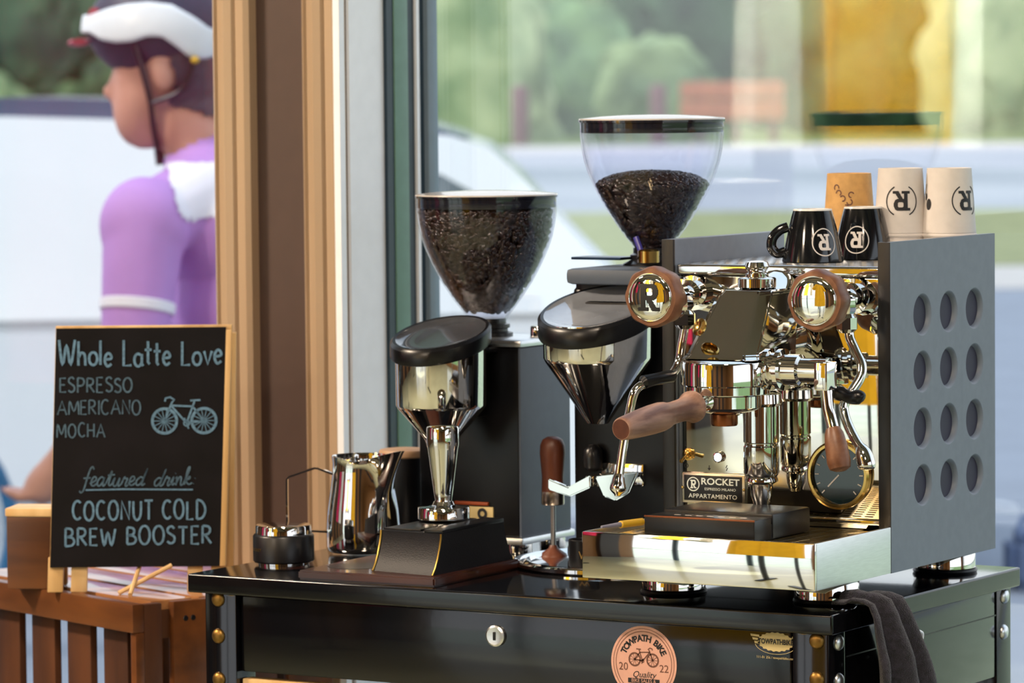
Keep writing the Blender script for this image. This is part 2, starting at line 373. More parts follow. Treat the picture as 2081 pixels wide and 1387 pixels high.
# ------------------------------------------------------------------ hedges, posts and boards across the road
def foliage(name, c, c2):
    return mat(name, c, .8, 0, .3, .75, col2=c2, bump=.6, bscale=4, detail=8)
F1 = foliage('leaf_mid', '#34503a', '#7a9868'); F2 = foliage('leaf_dark', '#1b3226', '#48664a'); F3 = foliage('leaf_pale', '#6f8660', '#b0bb90'); F4 = foliage('leaf_olive', '#4c6444', '#92a676')
def blob(name, m, px, py, D, rx, rz, label, cat, seed, ry=None, group=None):
    # a shrub whose middle lies in the direction of a point of the far bank, standing on the ground
    rnd = random.Random(seed); b = bmesh.new(); bmesh.ops.create_icosphere(b, subdivisions=4, radius=1)
    k = [(rnd.uniform(2, 6), rnd.uniform(2, 6), rnd.uniform(2, 6), rnd.uniform(0, 6)) for _ in range(6)]
    for v in b.verts:
        d = sum(math.sin(a*v.co.x+e)*math.sin(bb*v.co.y+e)*math.sin(c*v.co.z+e) for a, bb, c, e in k)
        d = .6*d+.45*sum(math.sin(2.6*a*v.co.x+e)*math.sin(2.6*bb*v.co.y+2*e)*math.sin(2.6*c*v.co.z+e) for a, bb, c, e in k[:4])+rnd.uniform(-.25, .25)
        v.co *= 1+.16*d
        v.co = Vector((v.co.x*rx, v.co.y*(ry or rx), v.co.z*rz))
    zmin = min(v.co.z for v in b.verts)
    g = G(); g.T = Matrix.Translation(FARM @ Vector((px, D, 0))) @ Matrix.Translation((0, 0, py)); g.merge(b)
    return recentre(tag(g.obj(name, m), label, cat, group))
# lateral position (m) at depth D for a picture direction s = (x-1040)/f
def lat(xpx, D): return (xpx-1040.5)/FPX*D
HB = [(940, 104, 2.6, 3.4, F3, 1.2, 'pale green bush at the left edge of the right window'),
      (1060, 108, 2.2, 2.4, F4, 3.7, 'sunlit olive bush rising above the left reddish post'),
      (1010, 101, 1.7, 1.3, F1, 1.0, 'low green bush around the left reddish post'),
      (1180, 103, 2.0, 2.2, F1, 1.3, 'green bush between the two reddish posts'),
      (1270, 109, 2.6, 2.6, F4, 3.4, 'light green tree crown high above the tall grinder'),
      (1330, 101, 1.6, 1.5, F4, 1.1, 'yellowish green bush behind the right reddish post'),
      (1440, 110, 2.8, 3.2, F2, 4.0, 'dark green tree crown above the terracotta boards'),
      (1540, 104, 1.9, 2.2, F2, 2.2, 'dark bush behind the terracotta boards'),
      (1760, 106, 3.0, 2.6, F2, 2.4, 'dark green bush seen through the yellow reflection'),
      (1960, 104, 2.6, 2.2, F1, 1.6, 'green bush behind the two white paper cup stacks'),
      (2080, 108, 2.6, 3.0, F3, 2.6, 'pale bush at the right edge of the picture'),
      (780, 106, 2.4, 2.6, F1, 2.0, 'green bush hidden mostly by the window jamb'),
      (90, 100, 2.3, 1.0, F4, 1.2, 'green bush left of the cyclist under the helmet visor'),
      (30, 106, 3.0, 2.6, F2, 3.6, 'dark tree crown in the top left corner'),
      (230, 104, 2.6, 2.2, F1, 2.7, 'green bush behind the cyclist and his helmet'),
      (-60, 101, 2.0, 1.0, F4, .9, 'low olive bush at the left edge of the picture'),
      (430, 106, 2.4, 2.6, F1, 2.0, 'green bush behind the wooden casing')]
for i, (x, D, rx, rz, m, z, lb) in enumerate(HB):
    D = 101.5+(i*7 % 17)*1.75
    blob('bush', m, lat(x, D), z, D, rx, rz, lb, 'bush', 40+i, ry=.72, group='bushes across the road')
TL = [(60, 'tall tree crown behind the cyclist, at the left edge'), (420, 'tall tree crown behind the wooden casing'), (780, 'tall tree crown behind the window jamb'), (1130, 'tall tree crown above the left grinder'),
      (1480, 'tall dark tree crown above the espresso machine'), (1830, 'tall tree crown behind the yellow reflection'), (2170, 'tall tree crown at the right edge of the picture')]
for i, (x, lb) in enumerate(TL):
    D = 135; blob('tree', [F1, F2, F4, F1][i % 4], lat(x, D), 4.4, D, 2.0, 6.2, lb, 'tree', 90+i, ry=2.2, group='trees far across the road')
g = G(); g.T = FARM; rw = random.Random(11)
for q in range(46):
    b = bmesh.new(); bmesh.ops.create_icosphere(b, subdivisions=3, radius=1); r_ = rw.uniform(2.4, 3.4)
    for v in b.verts: v.co = v.co*r_*(1+rw.uniform(-.07, .07)); v.co.z *= 1.25
    g.merge(b, Matrix.Translation((-40+80*(q % 23)/22+rw.uniform(-.6, .6), 143+rw.uniform(-1, 1), 2.6+4.2*(q//23))))
tag(g.obj('woodland_foliage', F2, normals=True), 'dense dark green woodland far behind the trees', 'woodland', None, 'stuff')
post_m = mat('reddish_post_wood', '#6d4a4e', .7, 0, .1, 4)
for x, lb in ((1062, 'reddish brown wooden post across the road, left of the tall hopper'), (1342, 'reddish brown wooden post across the road, right of the other post')):
    g = G(); g.T = FARM; g.lathe([(0, 0), (.2, 0), (.2, 1.3), (.17, 1.38), (0, 1.42)], (lat(x, 97), 97, 0), seg=20)
    recentre(tag(g.obj('road_post', post_m), lb, 'post', 'posts across the road'))
fb = thing('board_fence', 'terracotta board fence across the road, above the tall hopper lid', 'fence', FARM @ Vector((lat(1490, 98), 98, 0)), YAW)
terra = mat('terracotta_boards', '#b06a4a', .7, 0, .12, 3)
G().box((-1.2, -.05, .55), (1.25, .05, 1.0), .02).box((-1.2, -.05, 1.04), (1.25, .05, 1.45), .02).obj('boards', terra, fb, world=False)
for x in (-.72, .1, 1.0): G().box((x-.1, .05, 0), (x+.1, .2, 1.5), .02).obj('post', post_m, fb, world=False)
# ------------------------------------------------------------------ white car parked outside
car = thing('car', 'white car parked outside, its roof edge sloping down behind the grinders', 'car', FARM @ Vector((lat(885, 12.0), 12.0, 0)), YAW)
car_white = mat('car_white', '#eceef0', .25, 0, .01, 4, coat=.6)
car_dark = mat('car_dark_roof', '#56627a', .2, 0, .06, 4, coat=.5)
car_glass = mat('car_glass', '#2c363c', .04, 0, .06, 5, col2='#7d888c', spec=.8)
g = G()
low = [(-3.1, .25), (-3.15, .7), (-2.9, .83), (.45, .86), (.9, .84), (1.3, .78), (1.5, .65), (1.52, .28)]
mY = Matrix(((1, 0, 0, 0), (0, 0, 1, 0), (0, 1, 0, 0), (0, 0, 0, 1)))       # (x, z) profile pushed along y
b = bmesh.new(); t = G(); t.bm = b; t.prism(low, 0, 1.75, mY); bmesh.ops.recalc_face_normals(b, faces=b.faces); bmesh.ops.bevel(b, geom=list(b.edges), offset=.05, segments=3, affect='EDGES'); g.merge(b)
def roofz(x): return 1.36+.05*min(1, max(0, -x/1.2)) if x < 0 else 1.36
cab = [(.62, .84), (.46, 1.0), (.36, 1.11), (.25, 1.235), (.16, 1.315), (.05, 1.352), (-.2, 1.375), (-.7, 1.40), (-1.25, 1.42), (-2.3, 1.40), (-2.85, 1.2), (-3.05, .82)]
def shear(p, y):                                         # the cabin leans in a little towards its roof
    k = (p[1]-.80)*.18; return Vector((p[0], k if y == 0 else 1.75-k, p[1]))
A = [g.v(shear(p, 0)) for p in cab]; B = [g.v(shear(p, 1)) for p in cab]
g.f(A); g.f(B[::-1])
for i in range(len(cab)): j = (i+1) % len(cab); g.f([A[i], A[j], B[j], B[i]])
g.obj('body', car_white, car, world=False, angle=30)
g = G(); P = [(-2.5, 1.392), (-2.2, 1.43), (-1.25, 1.475), (-.6, 1.455), (-.1, 1.41), (.1, 1.345), (-.2, 1.36), (-1.25, 1.40)]
g.prism(P, .13, 1.62, mY); g.obj('roof_panel', car_dark, car, world=False)
def win_panel(poly, name):
    g = G(); A = [g.v(shear(p, 0)+Vector((0, -.006, 0))) for p in poly]; B = [g.v(shear(p, 0)+Vector((0, .02, 0))) for p in poly]
    g.f(A); g.f(B[::-1])
    for i in range(len(poly)): j = (i+1) % len(poly); g.f([A[i], A[j], B[j], B[i]])
    return g.obj(name, car_glass, car, world=False)
win_panel([(-.5, 1.285), (-.2, 1.28), (.02, 1.24), (.16, 1.16), (.22, 1.08), (.1, 1.04), (-.5, 1.05)], 'side_window')
g = G(); g.box((.19, .15, 1.02), (.22, 1.6, 1.2), rot=Matrix.Rotation(R(-42), 4, 'Y')); g.obj('windscreen', car_glass, car, world=False)
tyre = mat('tyre_rubber', '#1b1c20', .7, 0, .1, 30)
for x in (-2.45, .8):
    for y in (.12, 1.62):
        w = G().lathe([(.19, -.1), (.31, -.11), (.33, -.06), (.33, .06), (.31, .11), (.19, .1)], (x, y, .33), (0, 1, 0), 28, closed=True).obj('wheel', tyre, car, world=False)
        G().lathe([(0, -.06), (.19, -.09), (.19, .09), (0, .06)], (x, y, .33), (0, 1, 0), 20).obj('rim', satin, w, world=False)
# ------------------------------------------------------------------ bicycle at the left edge
bk = thing('bicycle', 'bicycle with blue tyres standing outside behind the cyclist, at the left edge', 'bicycle', FARM @ Vector((lat(-235, 10.9), 10.9, 0)), YAW)
blue_tyre = mat('blue_tyre', '#1d5d86', .5, 0, .1, 20)
frame_grey = mat('bike_frame_grey', '#8f98ac', .3, 0, .05, 20)
for x in (0, -1.02):
    w = G().tube([(x+.325*math.cos(2*PI*i/40), 0, .345+.325*math.sin(2*PI*i/40)) for i in range(40)], .02, 10, closed=True).obj('wheel', blue_tyre, bk, world=False)
    g = G().tube([(x+.3*math.cos(2*PI*i/40), 0, .345+.3*math.sin(2*PI*i/40)) for i in range(40)], .01, 8, closed=True)
    g.lathe([(0, -.04), (.02, -.04), (.02, .04), (0, .04)], (x, 0, .345), (0, 1, 0), 12)
    for k in range(20): a = 2*PI*k/20; g.tube([(x, .03*(-1)**k, .345), (x+.3*math.cos(a), 0, .345+.3*math.sin(a))], .002, 5)
    g.obj('spokes', satin, w, world=False)
g = G()
for p, q in (((-.12, .72), (-.72, .70)), ((-.1, .64), (-.52, .30)), ((-.52, .30), (-.74, .82)), ((-.52, .30), (-1.02, .345)), ((-1.02, .345), (-.72, .70)), ((0, .345), (-.14, .82))):
    g.tube([(p[0], 0, p[1]), (q[0], 0, q[1])], .016, 10)
g.obj('frame', frame_grey, bk, world=False)
G().tube([(-.14, -.2, .9), (-.1, -.2, .97), (-.14, 0, .97), (-.1, .2, .97), (-.14, .2, .9)], .014, 10).tube([(-.14, 0, .80), (-.14, 0, .97)], .014, 10).obj('handlebar', black_plastic, bk, world=False)
G().ell((-.78, 0, .86), (.13, .06, .03)).tube([(-.74, 0, .8), (-.76, 0, .86)], .012).obj('saddle', black_plastic, bk, world=False)

# ------------------------------------------------------------------ cyclist outside the left window (faces left)
cyc = thing('person', 'person in lilac cycling jersey and white helmet, seen in profile through the left window', 'person', Vector((-2.571, 2.421, GZ)), YAW)
def cz(y): return .5589-(y-160)/1110-GZ
def cx(x): return (x-330)/1110
def cp(x, y, d=0): return Vector((cx(x), d, cz(y)))
def remesh(g, vox, smooth=6):
    me = bpy.data.meshes.new('tmp'); g.bm.to_mesh(me); g.bm.free(); o = bpy.data.objects.new('tmp', me); COL.objects.link(o)
    m = o.modifiers.new('r', 'REMESH'); m.mode = 'VOXEL'; m.voxel_size = vox
    s = o.modifiers.new('s', 'SMOOTH'); s.iterations = smooth; s.factor = .5
    bpy.context.view_layer.update()
    out = bpy.data.meshes.new_from_object(o.evaluated_get(bpy.context.evaluated_depsgraph_get()))
    bpy.data.objects.remove(o); bpy.data.meshes.remove(me); return out
g = G()
g.ell(cp(345, 125), (.098, .078, .118))                                     # skull
g.ell(cp(290, 190), (.058, .058, .10), Matrix.Rotation(R(12), 4, 'Y'))      # face
g.ell(cp(268, 150), (.038, .052, .085))
g.cone2(cp(300, 262), cp(345, 225), .038, .05)                              # jaw
g.ell(cp(285, 285), (.02, .026, .018))                                      # chin
g.cone2(cp(238, 140), cp(228, 184), .011, .017); g.ell(cp(223, 186), (.021, .016, .014))   # nose
g.ell(cp(250, 222), (.016, .024, .008)); g.ell(cp(252, 238), (.016, .024, .009))           # lips
g.ell(cp(245, 120), (.018, .05, .012))                                      # brow
for s_ in (-1, 1):
    g.ell(cp(331, 150, .078*s_), (.022, .014, .037), Matrix.Rotation(R(-14), 4, 'Y'))       # ears
    g.ell(cp(250, 140, .026*s_), (.012, .013, .011))                        # eyes
g.cone2(cp(375, 230), cp(420, 360), .062, .07)                              # neck
TX = 455                                                                    # trunk, leaning slightly
for (x, y, rx, ry, rz) in ((430, 390, .10, .15, .09), (450, 470, .125, .185, .13), (465, 620, .115, .165, .15), (475, 760, .105, .15, .13), (480, 900, .125, .165, .13)):
    g.ell(cp(x, y), (rx, ry, rz))
for s_ in (-1, 1):
    sh = cp(305+ (60 if s_ > 0 else 0), 452, .2*s_)
    g.ell(sh, (.078, .07, .085)); g.cone2(cp(400, 400, .1*s_), sh, .07, .066)
    el = cp(280+(60 if s_ > 0 else 0), 735, .25*s_); wr = cp(140+(60 if s_ > 0 else 0), 910, .2*s_)
    g.cone2(sh, el, .071, .052); g.cone2(el, wr, .05, .032)
    d = (wr-el).normalized(); g.cone2(wr, wr+d*.07, .03, .036, 10)          # palm
    side = Vector((0, 1, 0)); dn = d.cross(side).normalized()
    for k, Lf in enumerate((.06, .072, .07, .052)):
        p0 = wr+d*.085+side*(k-1.5)*.018; p1 = p0+(d*.75+dn*.5*-1)*Lf*.6; p2 = p1+(d*.1-dn*.9)*Lf*.5
        g.cone2(p0, p1, .0105, .0095, 8); g.cone2(p1, p2, .0095, .008, 8)
    p0 = wr+d*.03+side*-s_*.03; g.cone2(p0, p0+(d*.6-side*s_*.5)*.05, .013, .011, 8); g.cone2(p0+(d*.6-side*s_*.5)*.05, p0+(d*.6-side*s_*.5)*.05+(d*.6-dn*.6)*.035, .011, .009, 8)
    hip = cp(480, 950, .09*s_); kn = Vector((cx(470)-.05*s_, .1*s_, .47)); an = Vector((cx(500)-.05*s_, .1*s_, .09))
    g.cone2(hip, kn, .095, .062); g.cone2(kn, an, .06, .04); g.cone2(an+Vector((.04, 0, -.04)), an+Vector((-.16, 0, -.055)), .038, .03)
bodym = remesh(g, .0085, 5)
skin = mat('skin', '#c79382', .5, 0, .06, 14)
bodym.materials.clear(); bodym.materials.append(skin)
bodym.polygons.foreach_set('use_smooth', [True]*len(bodym.polygons))
bo = bpy.data.objects.new('body', bodym); COL.objects.link(bo); bo.parent = cyc; MW['body'] = MW[cyc.name]
def garment_of(name, pick, off, m):                    # a garment follows the body it is worn on
    b = bmesh.new(); b.from_mesh(bodym); b.normal_update()
    bmesh.ops.delete(b, geom=[f for f in b.faces if not pick(f.calc_center_median())], context='FACES')
    for v in b.verts: v.co += v.normal*off
    me = bpy.data.meshes.new(name); b.to_mesh(me); b.free(); me.materials.clear(); me.materials.append(m)
    me.polygons.foreach_set('use_smooth', [True]*len(me.polygons))
    o = bpy.data.objects.new(name, me); COL.objects.link(o); o.parent = cyc; MW[o.name] = MW[cyc.name]; return o
zc_, zw = cz(335), cz(935)
def is_arm_low(c): return c.x < cx(200) and c.z < cz(842) and c.z > .6
collar = lambda c: c.z < cz(318)+(c.x-cx(340))*.45
lilac = mat('lilac_jersey', '#b58ad2', .7, 0, .06, 6)
jersey = garment_of('jersey', lambda c: collar(c) and c.z > cz(930) and not is_arm_low(c), .005, lilac); jersey['label'] = 'lilac long-sleeved jersey'
band = garment_of('jersey_glare_patch', lambda c: collar(c) and cz(440) < c.z < cz(335) and c.x > cx(352)+.3*(cz(360)-c.z), .008, mat('white_band_and_glare', '#e8e8f4', .7, 0, .03, 6)); band['label'] = 'overexposed upper back, painted white on the jersey'  # white patch paints the overexposed light on the upper back
e0, e1 = cp(305, 452, -.2), cp(280, 735, -.25); ax_ = (e1-e0).normalized(); fm = Matrix.Translation(e0+(e1-e0)*.56) @ frame(ax_)
G().lathe([(.0665, -.010), (.0685, -.008), (.0675, .008), (.0655, .010)], e0+(e1-e0)*.56, ax_, 40).obj('sleeve_band', mat('white_band_and_glare', '#e8e8f4', .7, 0, .03, 6), cyc, world=False)
garment_of('shorts', lambda c: c.z <= cz(930) and c.z > .55 and c.x > cx(330), .006, mat('black_lycra', '#17181c', .5, 0, .1, 20))
garment_of('shoes', lambda c: c.z < .12, .008, black_plastic)
hair = garment_of('hair', lambda c: c.x > cx(342) and c.z > cz(205)-(c.x-cx(330))*.35 and abs(c.y) < .083 and not (abs(c.x-cx(318)) < .028 and abs(c.y) > .064), .007, mat('dark_hair', '#3b3c48', .7, 0, .3, 60)); hair['label'] = 'short dark grey hair'
# helmet: white shell with dark vents, dark lower shell, straps
hc = cp(318, 62)
def lerp_tab(tab, x):
    for (a, b), (c, d) in zip(tab, tab[1:]):
        if x <= c: return b+(d-b)*max(0, (x-a))/(c-a)
    return tab[-1][1]
HLO = [(185, 66), (210, 82), (240, 88), (275, 86), (305, 76), (335, 76), (365, 96), (395, 118), (430, 122), (470, 110)]
HUP = [(185, 30), (220, 18), (260, 10), (310, 6), (360, 12), (400, 36), (430, 60), (470, 70)]
HTOP = [(185, -2), (260, -22), (360, -26), (430, 10), (470, 30)]
def band_patch(lo, hi, sc):
    g = G(); n = 96; m = 8; rows = []
    for i in range(n):
        th = 2*PI*i/n; px = 318+.140*1110*math.cos(th); z0, z1 = (62-lerp_tab(lo, px))/1110, (62-lerp_tab(hi, px))/1110; row = []
        for j in range(m+1):
            z = z0+(z1-z0)*j/m; k = math.sqrt(max(.02, 1-(z/.118)**2)); row.append(g.v(hc+Vector((.140*sc*k*math.cos(th), .110*sc*k*math.sin(th), z))))
        rows.append(row)
    for i in range(n):
        A, B = rows[i], rows[(i+1) % n]
        for j in range(m): g.f([A[j], B[j], B[j+1], A[j+1]])
    return g
hs = band_patch(HLO, HUP, 1.0).obj('helmet', white_paint, cyc, world=False)
so = hs.modifiers.new('solid', 'SOLIDIFY'); so.thickness = .012; so.offset = -1
g = G(); b = bmesh.new(); bmesh.ops.create_uvsphere(b, u_segments=40, v_segments=24, radius=1)
bmesh.ops.delete(b, geom=[f for f in b.faces if f.calc_center_median().z < .66], context='FACES')
for v in b.verts: v.co = Vector((v.co.x*.142, v.co.y*.112, v.co.z*.118))
g.merge(b, Matrix.Translation(hc)); hc2 = g.obj('helmet_crown', white_paint, hs, world=False)
so = hc2.modifiers.new('solid', 'SOLIDIFY'); so.thickness = .012; so.offset = -1
g = G(); g.ell(hc+Vector((.004, 0, .004)), (.134, .1, .098)); g.obj('helmet_liner', mat('navy_liner', '#232b40', .5, 0, .1, 30), hs, world=False)
g = G(); g.tube(catmull([cp(196, 28, -.05), cp(186, 40, 0), cp(196, 28, .05)], 6), .012, 8); g.tube(catmull([hc+Vector((-.14, -.04, -.02)), hc+Vector((-.152, 0, -.022)), hc+Vector((-.14, .04, -.02))], 5), .014, 8, flat=.5); g.obj('visor', mat('red_lining', '#b0424e', .5, 0, .1, 30), hs, world=False)
g = G()
for s_ in (-1, 1):
    g.tube(catmull([cp(280, 92, .088*s_), cp(296, 150, .086*s_), cp(308, 205, .078*s_), cp(312, 260, .055*s_), cp(316, 300, .02*s_)], 6), .010, 8, flat=.6)
    g.tube(catmull([cp(400, 120, .088*s_), cp(372, 182, .086*s_), cp(310, 208, .079*s_)], 6), .009, 8, flat=.6)
g.tube([cp(316, 298), cp(320, 335)], .009, 8)
g.obj('helmet_strap', black_plastic, hs, world=False)
G().ell(hc+Vector((.075, -.1, -.055)), (.008, .005, .007)).obj('helmet_badge', yellow_plastic, hs, world=False)

bag = thing('bag', 'blue grey bag lying on the pavement outside, at the right edge', 'bag', FARM @ Vector((lat(2095, 12.2), 12.2, 0)), YAW)
blue_bag = mat('blue_grey_canvas', '#5b6b8c', .8, 0, .08, 10)
b = bmesh.new(); bmesh.ops.create_cube(b, size=1); bmesh.ops.bevel(b, geom=list(b.edges), offset=.22, segments=4, affect='EDGES')
for v in b.verts: v.co = Vector((v.co.x*.14+.0*v.co.z, v.co.y*.3, (v.co.z+.5)*.17))
G().merge(b).obj('bag_body', blue_bag, bag, world=False)
G().tube(catmull([(-.04, -.1, .16), (-.03, -.06, .21), (.03, .04, .21), (.04, .1, .16)], 6), .01, 8).obj('handle', blue_bag, bag, world=False)

# ------------------------------------------------------------------ clothes rail in the shop (seen only as a reflection in pane and chrome)
rail = thing('clothes_rail', 'clothes rail with hanging jerseys, mirrored in the window pane', 'clothes rail', (-2.3, -3.0, FL))
G().tube([(-1.2, 0, 2.35), (1.2, 0, 2.35)], .014).obj('bar', black_satin, rail, world=False)
for x in (-1.2, 1.2): G().tube([(x, 0, 0), (x, 0, 2.35)], .03).box((x-.03, -.25, 0), (x+.03, .25, .03), .005).obj('upright', black_satin, rail, world=False)
def jersey_on_rail(x, c, label, w=.44, sleeve=.13, h=.95, rz=0, top=2.21, flare=.2):
    g = G(); n = 24; rows = []
    for k in range(9):
        t = k/8; zz = h*(1-t); ww = w/2*(1+flare*t)*(1 if t > .12 else .75+.25*t/.12); dd = .07+.03*t
        rows.append([g.v((ww*math.cos(2*PI*i/n)*(1+.03*math.sin(5*i+3*t)), dd*math.sin(2*PI*i/n)*(1+.25*math.sin(4*i)), zz)) for i in range(n)])
    for A, B in zip(rows, rows[1:]):
        for i in range(n): g.f([A[i], A[(i+1) % n], B[(i+1) % n], B[i]])
    g.f(rows[0])
    for s_ in (-1, 1): g.cone2((s_*w*.40, 0, h-.06), (s_*(w*.40+sleeve), 0, h-.30), .075, .085, 14)
    o = g.obj('jersey', c); tag(o, label, 'jersey', 'jerseys on the clothes rail'); o.location = (-2.3+x, -3.0, FL+top-h); o.rotation_euler = (0, 0, rz)
    hk = G().tube(catmull([(0, 0, h-.02), (0, 0, h+.05), (.02, 0, h+.10), (0, 0, h+.125), (-.02, 0, h+.10)], 5), .004, 8).obj('hanger_hook', satin); hk.parent = o
    return o
cl = lambda n, c: mat(n, c, .8, 0, .05, 12)
jersey_on_rail(-.95, cl('pink_cloth', '#d2245e'), 'pink jersey on the high clothes rail, left of the white ones', rz=R(70))
jersey_on_rail(.03, cl('white_cloth', '#e9ece6'), 'white jersey on the clothes rail, left of the yellow one', rz=R(80))
jersey_on_rail(.28, cl('yellow_cloth', '#e3ae10'), 'yellow jersey on the clothes rail, mirrored in the right window', w=.26, flare=.5, sleeve=.04)
jersey_on_rail(.56, cl('white_cloth', '#e9ece6'), 'white jersey on the clothes rail, right of the yellow one', rz=R(80))
rz2 = math.atan2(-1.5, 2.1)
rail2 = thing('clothes_rail', 'low clothes rail in the shop with pink, white and yellow jerseys, mirrored in the chrome', 'clothes rail', (-1.65, -1.5, FL), rz2)
G().tube([(-1.3, 0, 1.97), (1.3, 0, 1.97)], .012).obj('bar', black_satin, rail2, world=False)
for x in (-1.3, 1.3): G().tube([(x, 0, 0), (x, 0, 1.97)], .014).box((x-.03, -.25, 0), (x+.03, .25, .03), .005).obj('upright', black_satin, rail2, world=False)
for x, c, lb in ((-1.12, 'pink_cloth', 'pink jersey on the low rail, mirrored as a stripe in the chrome'), (-.72, 'white_cloth', 'white jersey on the low rail, mirrored beside the pink stripe'), (1.08, 'yellow_cloth', 'yellow jersey on the low rail, mirrored as a stripe in the chrome')):
    o = jersey_on_rail(0, MATS[c], lb, w=.46, h=.95, top=1.83)
    o.location = Vector((-1.65, -1.5, FL+1.83-.95)) + Matrix.Rotation(rz2, 3, 'Z') @ Vector((x, 0, 0)); o.rotation_euler = (0, 0, rz2+R(40)); o['group'] = 'jerseys on the low rail'
for (x, y) in ((-2.6, -1.2), (.3, -1.5), (1.6, -3.2), (-1.2, -3.9)):
    lb = {-2.6: 'ceiling lamp nearest the cyclist window', .3: 'ceiling lamp over the coffee table', 1.6: 'ceiling lamp at the right window wall', -1.2: 'ceiling lamp in the middle of the shop'}[x]
    t = thing('ceiling_lamp', lb, 'lamp', (x, y, CEIL-.08), 0, 'ceiling lamps')
    G().box((-.28, -.28, .03), (.28, .28, .08), .005).obj('housing', white_paint, t, world=False)
spot = thing('added_spotlight', 'black spot lamp added unseen to brighten the jerseys on the clothes rail', 'added_spotlight', (-2.2, -1.3, CEIL-.1))  # housing of the spot added to brighten the jersey, out of view
G().lathe([(0, 0), (.04, 0), (.045, .02), (.03, .1), (0, .1)], (0, .0, .0), (0, 0, 1), 20).obj('spot_body', black_satin, spot, world=False)
# ------------------------------------------------------------------ window bench, slatted crate, chalkboard
bench = thing('window_bench', 'low wooden bench under the slatted crate', 'bench', (-1.2, .33, FL))
G().box((-.30, -.22, .48), (.24, .22, .52), .004, rot=Matrix.Rotation(R(-21.46), 4, 'Z')).obj('seat', crate_wood, bench, world=False)
for a in (-.22, .2):
    for c in (-.12, .12):
        q = Matrix.Rotation(R(-21.46), 4, 'Z') @ Vector((a, c, 0)); G().box((q.x-.02, q.y-.02, 0), (q.x+.02, q.y+.02, .48)).obj('leg', crate_slat, bench, world=False)
CR = thing('slatted_crate', 'reddish brown slatted wooden crate at the left end of the black table', 'crate', (-.9787, .1351, -.34), R(-21.46))
L_, D_, H_ = .44, .335, .28
for z0 in (H_-.034, 0): G().box((-L_, -.004, z0), (0, .012, z0+.034), .002).obj('front_rail', crate_wood, CR, world=False)
for k in range(6):
    x = -.012-.026-.053-.0825*k
    if x < -L_: break
    G().box((x, .012, .004), (x+.053, .022, H_-.006), .0015).obj('slat', crate_slat, CR, world=False)
G().box((-.012, .0, 0), (0, .012, H_-.034), .0015).obj('corner_post', crate_wood, CR, world=False)
for y0, y1, mm in ((.012, .037, crate_slat), (.053, .118, crate_wood), (.135, .200, crate_slat), (.217, .282, crate_wood)): G().box((-.012, y0, 0), (0, y1, H_-.001), .002).obj('end_board', mm, CR, world=False)
G().box((-.024, .012, H_-.045), (-.012, D_, H_-.012), .001).obj('end_rail', crate_slat, CR, world=False)
for y in (.0700, .0805): G().lathe([(0, 0), (.0035, 0), (.003, .0008), (0, .001)], (0, y, H_-.022), (1, 0, 0), 10).obj('nail', black_satin, CR, world=False)
for yy in (.012, D_-.026): G().box((-L_, yy, 0), (-L_+.014, yy+.026, H_-.001), .002).obj('corner_post', crate_wood, CR, world=False)
y = .030
while y < D_-.03:
    G().box((-L_+.014, y, H_-.012), (-.014, y+.058, H_), .002).obj('top_plank', plank_wood, CR, world=False); y += .068
G().box((-L_+.014, D_-.012, H_-.04), (-.014, D_, H_-.012)).obj('back_rail', crate_slat, CR, world=False)
zc = -.06
pst = thing('wooden_post_block', 'upright square wooden block standing on the crate, left of the chalkboard', 'block', (-1.182, .222, zc), R(22))
G().box((-.038, -.02, 0), (.022, .035, .088), .002).obj('block', crate_wood, pst, world=False)
G().box((-.039, -.021, .088), (.023, .036, .098), .0015).obj('block_cap', pine, pst, world=False)
for i, (a, b_, lb) in enumerate((((-1.030, .195, zc+.002), (-1.052, .245, zc+.030), 'thin pale stick crossing another under the chalkboard, leaning left'), ((-1.052, .202, zc+.002), (-1.012, .255, zc+.032), 'thin pale stick crossing another under the chalkboard, leaning right'))):
    recentre(tag(G().tube([a, b_], .0028, 8).obj('stick', pine), lb, 'stick', 'crossed sticks'))

# the A-frame chalkboard: its own axes are x along the board, y away from the camera, z up
BR = math.atan2(.506, .862)
BD = thing('chalkboard_sign', 'small black A-frame chalkboard with chalk drinks menu standing on the crate', 'chalkboard', (-1.1387, .1802, zc), BR)
BWd, BHt, BLg = .2060, .2900, .0305
TILT = R(3)
SKEW = Matrix(((1, 0, .036, 0), (0, 1, 0, 0), (0, 0, 1, 0), (0, 0, 0, 1)))   # the frame leans a little out of square
tm = Matrix.Translation((0, 0, BLg)) @ SKEW @ Matrix.Rotation(-TILT, 4, 'X')
g = G(); g.T = tm; g.box((.001, .0, 0), (BWd-.001, .004, BHt-.003)); g.obj('board_panel', chalkboard, BD, world=False)
g = G(); g.T = tm; g.box((0, .003, BHt-.006), (BWd+.006, .013, BHt), .001).box((BWd-.001, .0, 0), (BWd+.006, .013, BHt-.006), .001).box((0, .004, 0), (.008, .013, BHt-.006), .001)
g.box((.008, .004, 0), (BWd, .012, .008)); g.obj('board_frame', pine, BD, world=False)
for x0, x1 in ((-.002, .0165), (.026, .0455), (BWd-.04, BWd-.022), (BWd-.012, BWd+.005)):      # front feet below the panel
    g = G(); g.T = tm; g.box((x0, .0045, -BLg+.0005), (x1, .0125, .012), .001); g.obj('leg', pine, BD, world=False)
tb = Matrix.Translation((0, .0625, 0)) @ SKEW @ Matrix.Rotation(R(8), 4, 'X')
for x0, x1 in ((0, .014), (BWd-.004, BWd+.010)):
    g = G(); g.T = tb; g.box((x0, 0, .002), (x1, .009, BHt+BLg-.008), .001); g.obj('rear_leg', pine, BD, world=False)
g = G(); g.T = tb; g.box((.014, .001, BHt-.02), (BWd-.004, .008, BHt+.01)).box((.014, .001, .08), (BWd-.004, .008, .095)); g.obj('rear_rail', pine, BD, world=False)
